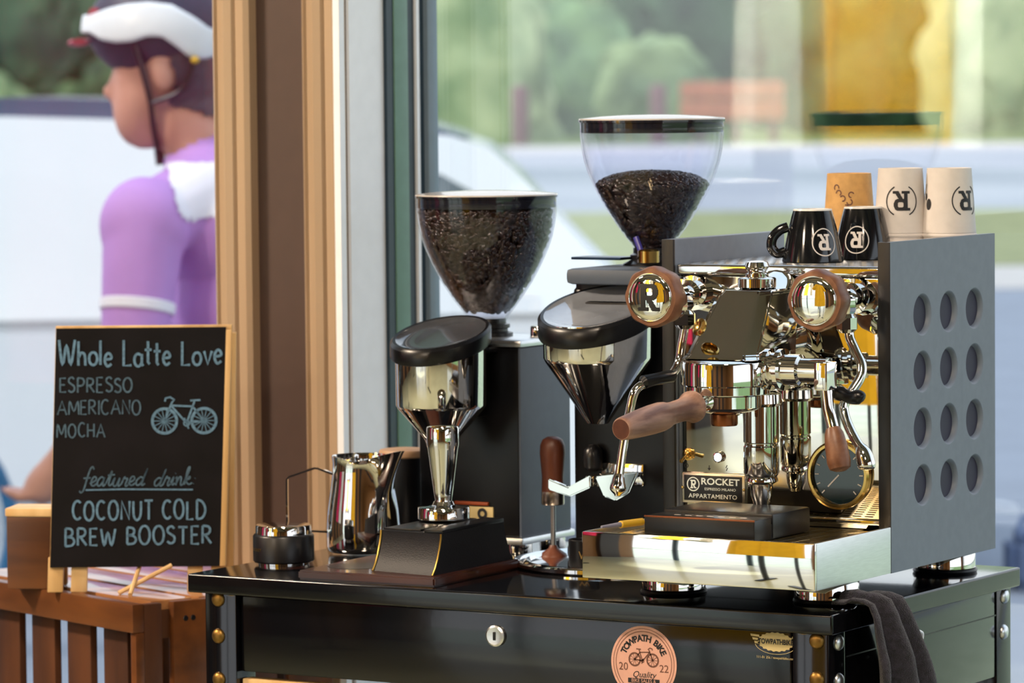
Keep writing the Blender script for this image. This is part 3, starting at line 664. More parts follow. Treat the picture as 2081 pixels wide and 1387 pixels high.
for x in (.04, BWd-.04):
    g = G(); g.T = tm; g.box((x-.012, .013, BHt-.014), (x+.012, .016, BHt-.002)); g.obj('hinge', brass, BD, world=False)
def bfn(x, y):                                          # picture-pixel layout of the board face -> a point on the panel
    v = (1152-y)*.000595; u = (x-100-12*(1152-y)/487)*.000592; return tm @ Vector((u, -.0007, v))
LET = {                                                 # hand lettering: strokes on a 1 x 1 cell, y up
 'A': (.8, [[(0, 0), (.4, 1), (.8, 0)], [(.15, .36), (.66, .36)]]),
 'B': (.62, [[(.02, 0), (.02, 1)], [(.02, 1), (.38, .96), (.5, .78), (.4, .58), (.05, .52)], [(.05, .52), (.45, .48), (.62, .26), (.45, .04), (.0, 0)]]),
 'C': (.66, [arc(.36, .5, .36, .5, 50, 312, 14)]),
 'D': (.68, [[(.02, 0), (.02, 1)], [(.02, 1), (.4, .92), (.66, .6), (.62, .28), (.4, .06), (.02, 0)]]),
 'E': (.52, [[(.5, 1), (.02, 1), (.02, 0), (.52, 0)], [(.02, .52), (.42, .52)]]),
 'H': (.66, [[(.02, 0), (.02, 1)], [(.64, 0), (.64, 1)], [(.02, .5), (.64, .5)]]),
 'I': (.1, [[(.05, 0), (.05, 1)]]),
 'K': (.6, [[(.02, 0), (.02, 1)], [(.55, 1), (.04, .45), (.6, 0)]]),
 'L': (.5, [[(.02, 1), (.02, 0), (.5, .02)]]),
 'M': (.88, [[(0, 0), (.08, 1), (.44, .25), (.8, 1), (.88, 0)]]),
 'N': (.68, [[(.02, 0), (.04, 1), (.64, 0), (.66, 1)]]),
 'O': (.72, [arc(.36, .5, .36, .5, 95, 455, 18)]),
 'P': (.58, [[(.02, 0), (.02, 1)], [(.02, 1), (.42, .96), (.56, .74), (.42, .5), (.02, .46)]]),
 'R': (.62, [[(.02, 0), (.02, 1)], [(.02, 1), (.42, .96), (.54, .75), (.4, .54), (.04, .48)], [(.2, .48), (.62, 0)]]),
 'S': (.54, [[(.5, .86), (.32, 1), (.08, .9), (.06, .68), (.28, .53), (.5, .38), (.5, .12), (.26, 0), (.02, .12)]]),
 'T': (.64, [[(0, 1), (.64, 1)], [(.33, 1), (.33, 0)]]),
 'U': (.64, [[(.02, 1), (.04, .3), (.2, .02), (.42, .02), (.6, .3), (.62, 1)]]),
 'W': (1.0, [[(0, 1), (.22, 0), (.46, .8), (.72, 0), (.98, 1)]]),
 'a': (.5, [arc(.24, .26, .23, .27, 50, 330, 12), [(.47, .52), (.46, .12), (.54, 0)]]),
 'e': (.46, [[(.04, .28), (.42, .32), (.38, .48), (.22, .54), (.06, .4), (.04, .18), (.2, .0), (.44, .1)]]),
 'h': (.5, [[(.03, 1), (.03, 0)], [(.03, .3), (.18, .52), (.38, .48), (.44, .3), (.46, 0)]]),
 'l': (.1, [[(.05, 1.0), (.05, 0)]]),
 'o': (.52, [arc(.26, .27, .25, .27, 95, 455, 14)]),
 't': (.4, [[(.2, .95), (.2, .1), (.3, 0)], [(0, .6), (.42, .6)]]),
 'v': (.48, [[(0, .54), (.22, 0), (.48, .54)]]),
 # joined-up writing
 'f_': (.5, [[(.62, .98), (.5, 1.15), (.36, .95), (.28, .4), (.2, -.25), (.06, -.42), (-.06, -.3)], [(.05, .45), (.5, .48)]]),
 'e_': (.46, [[(0, .12), (.34, .32), (.32, .5), (.18, .52), (.08, .3), (.12, .05), (.28, 0), (.46, .14)]]),
 'a_': (.58, [[(.4, .46), (.24, .54), (.06, .32), (.08, .06), (.24, .02), (.4, .3), (.44, .52), (.4, .14), (.46, .0), (.58, .12)]]),
 't_': (.4, [[(0, .12), (.24, .95), (.18, .3), (.2, .04), (.3, 0), (.42, .14)], [(.02, .66), (.46, .7)]]),
 'u_': (.56, [[(0, .2), (.1, .52), (.06, .16), (.16, 0), (.3, .1), (.42, .52), (.38, .14), (.44, 0), (.56, .12)]]),
 'r_': (.46, [[(0, .12), (.14, .6), (.2, .5), (.34, .5), (.28, .14), (.34, 0), (.46, .12)]]),
 'd_': (.6, [[(.42, .46), (.26, .54), (.06, .32), (.08, .06), (.24, .02), (.42, .3), (.6, 1.1), (.44, .3), (.42, .05), (.5, 0), (.62, .12)]]),
 'i_': (.28, [[(0, .12), (.14, .52), (.1, .12), (.16, 0), (.28, .12)], [(.2, .72), (.215, .74)]]),
 'n_': (.58, [[(0, .4), (.08, .5), (.08, 0)], [(.08, .1), (.22, .5), (.34, .46), (.36, .12), (.42, 0), (.58, .12)]]),
 'k_': (.54, [[(0, .12), (.2, .8), (.22, 1.08), (.12, 1.0), (.08, .4), (.06, 0)], [(.08, .14), (.3, .5), (.34, .38), (.12, .26), (.34, .02), (.54, .12)]]),
 ':_': (.2, [[(.1, .4), (.115, .42)], [(.06, .06), (.075, .08)]]),
}
def write(name, keys, x0, x1, ybase, h, w, slope=0., gap=.24, shear_=0., seed=1):
    rnd = random.Random(seed); g = G(); tot = 0; pos = []
    for k in keys:
        if k == ' ': tot += .55; pos.append(None); continue
        pos.append(tot); tot += LET[k][0]+gap
    tot -= gap; sx = (x1-x0)/tot
    for k, p in zip(keys, pos):
        if p is None: continue
        jx, jy, js = rnd.uniform(-.02, .02), rnd.uniform(-.04, .04), rnd.uniform(.95, 1.06)
        for st in LET[k][1]:
            st = [(a, b, 0) for a, b in st]
            P = catmull(st, 4) if len(st) > 4 or k.endswith('_') else catmull(st, 1)
            Q = [(x0+(p+jx+q.x+shear_*q.y)*sx, ybase+slope*(p*sx)-(q.y*js+jy)*h) for q in P]
            put_line(g, bfn, Q, w)
    o = g.obj(name, chalk_dim if name[0] in 'ms' else chalk, BD, world=False, normals=False); return o
write('heading_lettering', list('Whole Latte Love'), 120, 450, 745, 49, 5.2, -.0, .16)
write('menu_lettering', list('ESPRESSO'), 121, 268, 799, 29, 3.6, 0, .22, seed=2)
write('menu_lettering', list('AMERICANO'), 117, 285, 844, 28, 3.2, 0, .2, seed=3)
write('menu_lettering', list('MOCHA'), 116, 213, 889, 27, 3.2, 0, .26, seed=4)
fd = ['f_', 'e_', 'a_', 't_', 'u_', 'r_', 'e_', 'd_', ' ', 'd_', 'r_', 'i_', 'n_', 'k_', ':_']
write('script_lettering', fd, 165, 396, 988, 32, 3.2, 0, .0, .2, seed=5)
g = G(); put_line(g, bfn, [(174, 996), (250, 995), (392, 997)], 3.2); g.obj('underline', chalk, BD, world=False, normals=False)
write('drink_lettering', list('COCONUT COLD'), 148, 417, 1056, 37, 4.6, 0, .26, seed=6)
write('drink_lettering', list('BREW BOOSTER'), 133, 429, 1108, 35, 4.6, -.01, .24, seed=7)
g = G(); bike2d(g, lambda x, y: bfn(374+x, 858-y), 40, 3.6, 14, 1); g.obj('chalk_bicycle', chalk, BD, world=False, normals=False)

# ------------------------------------------------------------------ black steel table
TW, TD = .807, .470
TB = thing('coffee_table', 'black steel table with drawer, rivets and stickers carrying the coffee machines', 'table', (-TW/2, TD/2, FL))
G().box((-TW, 0, -.021), (0, TD, 0), .0025, 3).obj('table_top', black_paint, TB)
for x, y in ((-.789, .008), (-.050, .008), (-.789, .424), (-.050, .424)):
    G().box((x, y, FL), (x+.036+.006, y+.038, -.021), .002).obj('leg', black_paint, TB)
g = G().box((-.744, .014, -.108), (-.054, .40, -.0225), .002); g.obj('drawer', black_paint, TB)
G().box((-.016, .05, -.118), (-.009, .42, -.0212), .001).obj('side_panel', black_paint, TB)
G().box((-.0115, .05, -.050), (-.0088, .424, -.0485)).obj('side_seam', black_satin, TB)
G().box((-.795, .05, -.118), (-.788, .42, -.0212), .001).obj('side_panel', black_paint, TB)
G().box((-.745, .016, -.140), (-.054, .034, -.116), .002).obj('front_rail', pine, TB)
G().box((-.76, .03, -.55), (-.04, .44, -.53), .002).obj('lower_shelf', pine, TB)
rivet_m = mat('bronze_rivet', '#8a6a38', .42, 1, .1, 40)
def bolt(c, ax, r=.0085, m=None):
    G().lathe([(r, 0), (r, .001), (r*.8, .0035), (r*.4, .0048), (0, .0052)], c, ax, 20).obj('rivet', m or rivet_m, TB)
for x, z in ((-.7705, -.0275), (-.7708, -.0690), (-.7708, -.118), (-.0215, -.0285), (-.0215, -.0685), (-.0215, -.112)): bolt((x, .008, z), (0, -1, 0))
for y, z in ((.443, -.030), (.441, -.0700), (.03, -.032), (.03, -.072)): bolt((-.008, y, z), (1, 0, 0), .0085, satin)
G().lathe([(.0115, 0), (.0115, .003), (.0095, .0045), (.006, .004), (0, .004)], (-.4105, .014, -.0475), (0, -1, 0), 28).obj('lock', satin, TB)
G().box((-.4118, .0085, -.052), (-.4092, .0105, -.043), .0006).obj('keyhole', black_satin, TB)
# stickers on the drawer front
def fy(cx_, cz_, y): return lambda u, v: Vector((cx_+u, y, cz_+v))
SX, SZ, SY = -.2285, -.0655, .0132
st = G().lathe([(.0395, 0), (.0395, .0004), (0, .0005)], (SX, .0139, SZ), (0, -1, 0), 64).obj('round_sticker', pink_paper, TB); st['label'] = 'round pink sticker with bicycle and lettering around the rim'
g = G(); fn = fy(SX, SZ, SY)
for r, w in ((.0365, .0005), (.0335, .0006)): put_ring(g, fn, r, w, 64)
bike2d(g, lambda x, y: fn(x, y+.0035), .0108, .0011, 10, -1)
for s_, xx in (('20', -.0245), ('22', .0245)): put2d(g, text2d(s_, .0115), lambda x, y: fn(x+xx, y-.005))
g.obj('sticker_drawing', brown_ink, st, normals=False)
g = G()
word = 'TOWPATH BIKE'
WD = {'T': 1, 'O': 1.25, 'W': 1.5, 'P': 1.02, 'A': 1.15, 'H': 1.2, ' ': .8, 'B': 1.08, 'I': .5, 'K': 1.08, 'E': .95}
tot_ = sum(WD[c] for c in word); acc = 0; AN = []
for c in word: AN.append(158-136*(acc+WD[c]/2)/tot_); acc += WD[c]
for i, ch in enumerate(word):
    if ch == ' ': continue
    a = R(AN[i]); c, s_ = math.cos(a-PI/2), math.sin(a-PI/2)
    put2d(g, text2d(ch, .0095, bold=.018*.02), lambda x, y: fn(.0262*math.cos(a)+x*c-y*s_, .0262*math.sin(a)+x*s_+y*c))
put2d(g, text2d('Quality', .0095, .35), lambda x, y: fn(x, y-.0125))
for (x0, x1, y0, y1) in ((-.019, .019, -.0215, -.0165), (-.013, .013, -.0275, -.0225)):
    g.f([g.v(fn(*p)) for p in ((x0, y0), (x1, y0), (x1, y1), (x0, y1))])
g.obj('sticker_lettering', ink, st, normals=False)
g = G(); fn2 = fy(SX, SZ, SY-.0004)
put2d(g, text2d('BIKE SALES &', .0052), lambda x, y: fn2(x, y-.019)); put2d(g, text2d('SERVICE', .0052), lambda x, y: fn2(x, y-.025))
g.obj('sticker_small_lettering', pink_paper, st, normals=False)
WX, WZ = -.0720, -.0335
def wing():
    P = []
    for i in range(81):                                   # a cog-edged oval
        a = 2*PI*i/80; k = 1+.035*(1 if (i//2) % 2 else -1); P.append((.0205*k*math.cos(a), .0098*k*math.sin(a)))
    return P[:-1]
g = G(); fn = fy(WX, WZ, .0134); c = g.v(fn(0, 0)); P = [g.v(fn(*p)) for p in wing()]
for i in range(len(P)): g.f([c, P[i], P[(i+1) % len(P)]])
for s_ in (-1, 1):
    for k in range(3):
        g.f([g.v(fn(s_*a, b)) for a, b in ((.019, .0066-.0036*k), (.0295-.0022*k, .0072-.0036*k), (.0288-.0022*k, .0048-.0036*k), (.019, .0042-.0036*k))])
put_ring(g, lambda x, y: fn(x*2.05, y-.001), .0118, .0004, 40, PI*1.06, PI*1.94)
ws = g.obj('winged_sticker', yellow_paper, TB, normals=False); ws['label'] = 'yellow winged sticker with lettering'
g = G(); put2d(g, text2d('TOWPATHBIKE', .0068, bold=.0002), lambda x, y: Vector((WX+x*.86, .0130, WZ+y*1.1))); g.obj('sticker_lettering', ink, ws, normals=False)
g = G(); put2d(g, text2d('111-01 256 / towpathbike.com', .0036), lambda x, y: Vector((WX+x, .0130, WZ-.0165+y))); g.obj('sticker_small_lettering', yellow_paper, ws, normals=False)

# ------------------------------------------------------------------ towel over the right table edge
TY = thing('towel', 'dark plum terry towel hanging over the right front corner of the table', 'towel', (.0, .08, 0))
g = G(); NS, NT = 46, 60; rows = []
for i in range(NS):
    s = i/(NS-1)*.33-.02                                   # length along the cloth, edge at s=0
    row = []
    for j in range(NT):
        t = j/(NT-1)
        k = max(0, s)/.31
        y0, y1 = .035+.018*k, .098+.175*k**.75
        y = y0+(y1-y0)*t
        wv = math.sin(t*PI*5.2+.6+.5*k)*.5+.5; wv2 = math.sin(t*PI*11+2)*.5+.5
        amp = .005+.020*min(1, max(0, s+.03)/.10)
        bulge = amp*wv**1.3+.003*wv2+.006*math.sin(PI*t)
        if s < 0: x, z = s*1.0+.002, .003+bulge*.9*(.4+.6*math.sin(PI*min(1, max(0, t))))
        else:
            a = min(s/.026, 1)*PI/2; x = .002+(.012+bulge)*math.sin(a); z = (.003+bulge*.7)*math.cos(a)-max(0, s-.016)
            x += .012*k*math.sin(PI*t)+.004*math.sin(9*s*10+t*7)*k
        y += .004*math.sin(s*40+t*9)*min(1, k*2)
        row.append(g.v((x, y, z)))
    rows.append(row)
for A, B in zip(rows, rows[1:]):
    for j in range(NT-1): g.f([A[j], A[j+1], B[j+1], B[j]])
tw = g.obj('towel_cloth', towel_m, TY, angle=80)
so = tw.modifiers.new('solid', 'SOLIDIFY'); so.thickness = .0025; so.offset = 1
G().tube(catmull([(.028, .138, -.030), (.030, .150, -.034), (.029, .152, -.041), (.028, .146, -.046), (.029, .155, -.052), (.028, .156, -.060), (.027, .146, -.062)], 6), .0018, 8).obj('hanging_loop', white_paint, TY)
# ------------------------------------------------------------------ espresso machine
mx, xl, yf, yb, zb, zt = -.0078, -.2818, .1557, .420, .026, .3754
XC = (mx+xl)/2
EM = thing('espresso_machine', 'chrome espresso machine with dark grey side panels and wooden knobs', 'espresso machine', (XC, .2, 0))
TH = .0145
# right panel with twelve dished round holes
hy = [.2338, .2998, .3660]; hz = [.1130, .1738, .2346, .2954]
g = G(); py, pz = .066, .0608
def pq(a, b, c, d, x=mx): g.f([g.v((x, q[0], q[1])) for q in (a, b, c, d)])
Y0, Y1, Z0, Z1 = hy[0]-py/2, hy[2]+py/2, hz[0]-pz/2, hz[3]+pz/2
for (a, b, c, d) in ((yf, yb, zb, Z0), (yf, yb, Z1, zt), (yf, Y0, Z0, Z1), (Y1, yb, Z0, Z1)): pq((a, c), (b, c), (b, d), (a, d))
NSEG = 40
for y in hy:
    for z in hz:
        rings = [[], [], [], [], [], [], []]
        for k in range(NSEG):
            a = 2*PI*k/NSEG; c, s_ = math.cos(a), math.sin(a); q = 1/max(abs(c)/(py/2), abs(s_)/(pz/2))
            corner = k % (NSEG//4) == NSEG//8
            for ring, (r, dx) in zip(rings, ((q, 0), (.0231, 0), (.0226, 0), (.0219, -.0004), (.0209, -.0015), (.0200, -.0032), (.0192, -.0054))): ring.append(g.v((mx+dx, y+r*c, z+r*s_)) if not (corner and dx == 0 and r > .0232) else g.v((mx, y+math.copysign(py/2, c), z+math.copysign(pz/2, s_))))
        for A, B in zip(rings, rings[1:]):
            for k in range(NSEG): g.f([A[k], A[(k+1) % NSEG], B[(k+1) % NSEG], B[k]])
def wall4(a, b, c, d): g.f([g.v(p) for p in (a, b, c, d)])
xi = mx-.0065
wall4((mx, yf, zb), (mx, yf, zt), (xi, yf, zt), (xi, yf, zb)); wall4((mx, yb, zb), (mx, yb, zt), (xi, yb, zt), (xi, yb, zb))
wall4((mx, yf, zt), (mx, yb, zt), (xi, yb, zt), (xi, yf, zt)); wall4((mx, yf, zb), (mx, yb, zb), (xi, yb, zb), (xi, yf, zb))
wall4((xi, yf, zb), (xi, yb, zb), (xi, yb, zt), (xi, yf, zt))
bmesh.ops.remove_doubles(g.bm, verts=g.bm.verts, dist=1e-5); g.bm.normal_update()
mid = Vector((mx-.003, (yf+yb)/2, (zb+zt)/2))
for f in g.bm.faces:
    c = f.calc_center_median(); out = Vector((1, 0, 0)) if c.x > mx-.0061 and abs(f.normal.x) > .05 else (Vector((-1, 0, 0)) if abs(f.normal.x) > .5 else c-mid)
    if f.normal.dot(out) < 0: f.normal_flip()
sp = g.obj('side_panel', grey_paint, EM, angle=30, normals=False)
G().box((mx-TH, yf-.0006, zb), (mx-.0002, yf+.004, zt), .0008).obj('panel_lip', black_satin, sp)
for y in hy:
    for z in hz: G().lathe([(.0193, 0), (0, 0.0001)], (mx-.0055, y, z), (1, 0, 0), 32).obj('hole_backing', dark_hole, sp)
sp2 = G().box((xl, yf, zb), (xl+TH-.001, yb, zt), .0012).obj('side_panel', grey_paint, EM)
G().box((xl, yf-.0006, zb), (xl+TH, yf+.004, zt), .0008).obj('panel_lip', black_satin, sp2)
G().box((xl+TH, yb-.006, zb), (mx-TH, yb, zt-.02), .001).obj('rear_panel', grey_paint, EM)
G().box((xl+TH, .172, zb), (mx-.0085, yb-.006, .343)).obj('casing', black_satin, EM)
G().box((xl+TH, .1655, .070), (mx-TH, .1715, .336), .0008).obj('backsplash', mirror, EM)
g = G().box((xl+TH, .1605, .3375), (mx-TH, .172, .3490), .003, 3); g.obj('front_trim', chrome, EM)
# perforated cup tray
g = G(); X0, X1, YA, YB = xl+TH, mx-.007, .172, yb-.006
G().box((X0, YA, .3432), (X1, YB, .3442)).obj('cup_tray_base', black_satin, EM)
nr = 16
for k in range(nr+1): y = YA+(YB-YA)*k/nr; g.box((X0, y-.0022, .3462), (X1, y+.0022, .3488))
for k in range(nr):
    y0_ = YA+(YB-YA)*k/nr; n = 17
    for i in range(n+1):
        x = X0+(X1-X0)*(i+(.5 if k % 2 else 0))/n
        if x < X1: g.box((max(X0, x-.003), y0_+.0022, .3462), (min(X1, x+.003), y0_+(YB-YA)/nr-.0022, .3488))
g.obj('cup_tray_grate', satin, EM)
# drip tray
ty0, tz0, tz1 = -.0225, .0262, .0752
g = G()
g.box((xl, ty0, tz0), (mx, ty0+.004, tz1), .0014, 2); g.obj('drip_tray_front', mirror, EM)
for x0 in (mx-.004, xl): G().box((x0, ty0+.004, tz0), (x0+.004, yf-.0008, tz1), .0012).obj('drip_tray_side', satin, EM)
g = G().box((xl+.004, ty0+.004, tz0), (mx-.004, yf+.01, tz0+.003)).obj('drip_tray_floor', black_satin, EM)
g = G(); a0, a1, b0, b1 = xl+.005, mx-.005, ty0+.005, .163
g.box((a0, b0, .0675), (a1, b0+.012, .070)).box((a0, b1-.012, .0675), (a1, b1, .070)).box((a0, b0, .0675), (a0+.012, b1, .070)).box((a1-.03, b0, .0675), (a1, b1, .070))
for k in range(20): y = b0+.012+(b1-b0-.024)*k/20; g.box((a0+.012, y, .0678), (a1-.03, y+.0042, .0698))
for i in range(14): x = a0+.012+(a1-a0-.042)*i/14; g.box((x, b0+.012, .0677), (x+.0045, b1-.012, .0697))
g.obj('drip_grate', mat('warm_steel', (.86, .76, .52, 1), .16, 1, .05, 30), EM)
G().lathe([(.0065, 0), (.0065, .0006), (0, .0007)], (-.0300, .1105, .070), (0, 0, 1), 20).obj('grate_hole', black_satin, EM)
G().box((xl+TH, .1600, .0752), (mx-TH, .1660, .0800), .001).obj('backsplash_foot', mirror, EM)
for x, y in ((-.236, .094), (-.053, .094), (-.236, .388), (-.058, .396)):
    f = G().lathe([(.031, .0045), (.034, .0055), (.034, .0235), (.032, .0262), (0, .0262)], (x, y, 0), seg=40).obj('foot', chrome, EM)
    G().lathe([(0, 0), (.035, 0), (.036, .002), (.035, .0046), (0, .0046)], (x, y, 0), seg=40).obj('foot_pad', black_rubber, f)
# group head
gx, gy = XC, .0447
g = G().lathe([(0, .2555), (.0435, .2555), (.0468, .2538), (.0475, .2515), (.0475, .2300), (.0462, .2285), (.0462, .2205), (.044, .2195), (.030, .2195), (0, .2195)], (gx, gy, 0), seg=64)
gh = g.obj('group_head', chrome, EM)
g = G()                                                   # faceted tapering body rising back to the panel
def gb(z, y0, y1, w0, w1): return [(XC-w1, y1, z), (XC-w0-.010, y0+.012, z), (XC-w0, y0, z), (XC+w0, y0, z), (XC+w0+.010, y0+.012, z), (XC+w1, y1, z)]
lv = [gb(.2560, .018, .128, .036, .040), gb(.2605, .024, .128, .032, .040), gb(.322, .076, .150, .022, .032), gb(.3265, .082, .150, .020, .030)]
rows = [[g.v(p) for p in r] for r in lv]
for A, B in zip(rows, rows[1:]):
    for i in range(6): g.f([A[i], A[(i+1) % 6], B[(i+1) % 6], B[i]])
g.f(rows[0]); g.f(rows[-1])
bmesh.ops.recalc_face_normals(g.bm, faces=g.bm.faces); bmesh.ops.bevel(g.bm, geom=list(g.bm.edges), offset=.0016, segments=2, affect='EDGES')
g.obj('group_body', chrome, gh, angle=22)
G().lathe([(.008, 0), (.0095, .0008), (.0095, .003), (.006, .0042), (.003, .003), (0, .003)], (XC-.022, .031, .289), (-.35, -.86, .37), 24).obj('group_screw', brass, gh)
G().lathe([(.018, .3265), (.0205, .328), (.0205, .337), (.0185, .3385), (.0125, .339), (.0125, .342), (.0095, .344), (.0115, .346), (.0132, .350), (.0115, .3545), (.006, .3558), (0, .356)], (XC, .116, 0), seg=48,
          ).obj('group_nut', chrome, gh)
g = G()                                                  # neck that carries the group off the panel
g.tube([(XC, .06, .238), (XC, .10, .262), (XC, .166, .272)], [.026, .030, .034], 24); g.tube([(XC, .10, .30), (XC, .166, .315)], [.024, .03], 20); g.obj('group_neck', chrome, gh)
# cam housing and brew lever on the right of the group
g = G().lathe([(.019, 0), (.019, .012), (.022, .013), (.022, .019), (.018, .020), (.018, .027), (.022, .028), (.022, .033), (.0165, .034), (.0165, .052), (.013, .054), (.013, .084), (0, .084)], (XC+.028, .060, .2455), (1, 0, 0), 36)
lh = g.obj('cam_housing', chrome, EM)
lv_ = G().box((-.0390, .038, .2265), (-.0235, .062, .2560), .002).tube([(-.031, .05, .23), (-.0285, .05, .207), (-.0200, .046, .184)], .0065, 16).obj('brew_lever', chrome, EM)
g = G().tube([(-.0215, .0465, .1875), (-.0195, .0455, .182), (-.0165, .044, .170), (-.012, .0415, .153), (-.0104, .041, .147), (-.0098, .0405, .1445)], [.0075, .0100, .0118, .0125, .0110, .006], 24); g.obj('lever_handle', walnut_knob, lv_)
# discharge tube under the group
g = G().lathe([(.0, .218), (.016, .218), (.022, .214), (.0225, .2045), (.0190, .201), (.0190, .163), (.0178, .1615), (.0178, .1595), (.0190, .158), (.0190, .130), (.0165, .126), (.0178, .123), (.0178, .121), (.0125, .118), (.0118, .106), (.0095, .0995), (.0085, .0965), (0, .0965)], (XC, .1235, 0), seg=40)
g.obj('discharge_tube', chrome, EM)
# knobs and valves
for kx, has_r in ((-.2430, True), (-.0488, False)):
    g = G(); n = 96; prof = [(.0255, -.0005), (.0300, 0), (.0318, .003), (.0322, .010), (.0312, .020), (.026, .027), (.012, .032), (0, .032)]
    m = Matrix.Translation((kx, .060, .318)) @ frame((0, 1, 0)); rings = []
    for r, z in prof:
        if r == 0: rings.append([g.v(m @ Vector((0, 0, z)))]); continue
        rings.append([g.v(m @ Vector((r*(1+.028*math.cos(8*2*PI*i/n)*min(1, z/.004+.3))*math.cos(2*PI*i/n), r*(1+.028*math.cos(8*2*PI*i/n)*min(1, z/.004+.3))*math.sin(2*PI*i/n), z))) for i in range(n)])
    for A, B in zip(rings, rings[1:]):
        for i in range(n): g.f([A[i], A[(i+1) % n], B[(i+1) % n], B[i]] if len(B) > 1 else [A[i], A[(i+1) % n], B[0]])
    kn = g.obj('knob', walnut_knob, EM); kn['label'] = 'wooden valve knob with mirrored face'+(' and dark letter' if has_r else '')
    pr = [(.0262, .0004), (.0257, .0016), (.0250, .0010)]+[(.0250*math.cos(t*PI/2/8), .0010+.0042*math.sin(t*PI/2/8)) for t in range(1, 8)]+[(0, .0052)]
    G().lathe(pr, (kx, .0600, .318), (0, -1, 0), 56).obj('knob_face', mirror, kn)
    if has_r:
        g = G(); put_logo(g, lambda u, v: Vector((kx+u, .0600-.0014-.0046*math.sqrt(max(0, 1-(u*u+v*v)/.0252**2)), .318+v)), .027, .029); g.obj('knob_letter', ink, kn, normals=False)
    sgn = -1 if has_r else 1
    v_ = G().lathe([(.009, .09), (.009, .098), (.013, .099), (.0135, .112), (.010, .114), (.0105, .128), (.016, .129), (.016, .140), (.0115, .142), (.0115, .150), (.019, .151), (.019, .1662), (0, .1662)], (kx, 0, .318), (0, 1, 0), 24)
    v_.lathe([(.0095, .318), (.0105, .306), (.0080, .302), (.0115, .298), (.0115, .286), (.0075, .282), (0, .282)], (kx+.013*(1 if has_r else .9), .112, 0), seg=8)
    v_.tube([(kx+.002, .113, .318), (kx+.013*(1 if has_r else .9), .112, .312)], .0092, 14)
    v_.obj('valve', chrome, EM)
lp = [(-.2300, .112, .284), (-.2335, .111, .265), (-.2355, .105, .243), (-.2400, .088, .2300), (-.2505, .066, .2268), (-.2585, .054, .2190), (-.2625, .049, .2), (-.2655, .040, .1637), (-.2672, .032, .128)]
w1 = G().tube(catmull(lp, 7), .0048, 14).obj('water_wand', chrome, EM)
G().tube(catmull([(-.2672, .032, .132), (-.2676, .031, .122), (-.2678, .0305, .115), (-.2680, .030, .108)], 3), [.0052, .006, .0068, .0076, .0084, .0088, .0086, .007, .004, .003][:10], 18).obj('wand_tip', chrome, w1)
G().tube([(-.2365, .098, .2335), (-.2380, .094, .2320), (-.2455, .076, .2300), (-.2530, .062, .2275), (-.2545, .060, .2262)], [.006, .0088, .0078, .0090, .006], 18, flat=.8).obj('wand_grip', black_rubber, w1)
rp_ = [(-.0345, .112, .284), (-.0330, .111, .276), (-.0240, .107, .262), (-.0150, .101, .2500), (-.0130, .095, .2380), (-.0180, .086, .2240), (-.0240, .080, .2120), (-.0235, .077, .2010), (-.0150, .071, .1870), (-.0030, .065, .1720), (.0035, .063, .1660)]
w2 = G().tube(catmull(rp_, 7), .0052, 14).obj('steam_wand', chrome, EM)
G().tube(catmull([(.0015, .064, .1680), (.0045, .063, .1630), (.0075, .062, .1560), (.0105, .061, .1480), (.0112, .0605, .1455)], 3), [.0055, .0062, .0072, .0082, .0088, .0092, .0094, .0094, .0093, .0090, .0085, .0078, .006], 18).obj('wand_tip', chrome, w2)
G().tube(catmull([(-.037, .083, .2180), (-.030, .081, .2210), (-.018, .079, .2175), (-.006, .078, .2180), (-.0015, .078, .2165)], 4), [.004, .0062, .0074, .008, .0082, .0078, .0072, .007, .007, .0072, .0076, .0078, .0074, .0066, .0058, .005, .004], 16).obj('wand_grip', black_rubber, w2)
# gauge, switch, lamp, name plate
ga = G().lathe([(.0335, 0), (.0365, .002), (.0368, .0085), (.0345, .0105), (.0318, .0105), (.0312, .006)], (-.0710, .1655, .1275), (0, -1, 0), 64).obj('pressure_gauge', brass, EM)
G().lathe([(.0315, 0), (0, .0002)], (-.0710, .1600, .1275), (0, -1, 0), 48).obj('gauge_dial', mat('gauge_dial', '#16262a', .12, 0, .1, 30, coat=.6), ga)
g = G()
for k in range(13): a = R(225-22.5*k); put_line(g, lambda u, v: Vector((-.0710+u, .1594, .1275+v)), [(.024*math.cos(a), .024*math.sin(a)), (.0285*math.cos(a), .0285*math.sin(a))], .0012)
put_line(g, lambda u, v: Vector((-.0710+u, .1593, .1275+v)), [(0, 0), (-.013, -.013)], .0016); g.obj('gauge_marks', logo_white, ga, normals=False)
sw = G().lathe([(.0066, 0), (.0066, .002), (.0045, .0025), (.0045, .004), (.0025, .005), (0, .005)], (-.2556, .1655, .1420), (0, -1, 0), 20)
sw.tube([(-.2556, .160, .142), (-.2550, .150, .1372), (-.2548, .147, .1360)], [.0014, .0020, .0024], 12); sw.obj('toggle_switch', brass, EM)
il = G().lathe([(.006, 0), (.006, .003), (.0045, .0036), (.0045, .003)], (-.2180, .1655, .1403), (0, -1, 0), 24).obj('indicator_light', chrome, EM)
G().lathe([(.0045, 0), (.004, .003), (.0022, .0046), (0, .005)], (-.2180, .1652, .1403), (0, -1, 0), 20).obj('indicator_lens', mat('indicator_glow', '#dfefff', .3, 0, .02, 10, emit='#cfe6ff', estr=7), il)
g = G(); fn = fy(-.2180, .1403, .1653)
for P in ([(-.0125, -.0145), (-.0125, -.0095)], [(-.0140, -.0125), (-.0125, -.0145), (-.0110, -.0125)], [(.0095, -.0085), (.0080, -.0115), (.0100, -.0115), (.0085, -.0145)]): put_line(g, fn, P, .0009)
put_line(g, fy(-.2556, .142, .1653), [(-.004, .0095), (-.004, .0145)], .0008); put_ring(g, fy(-.2556-.003, .142-.0125, .1653), .0022, .0007, 16)
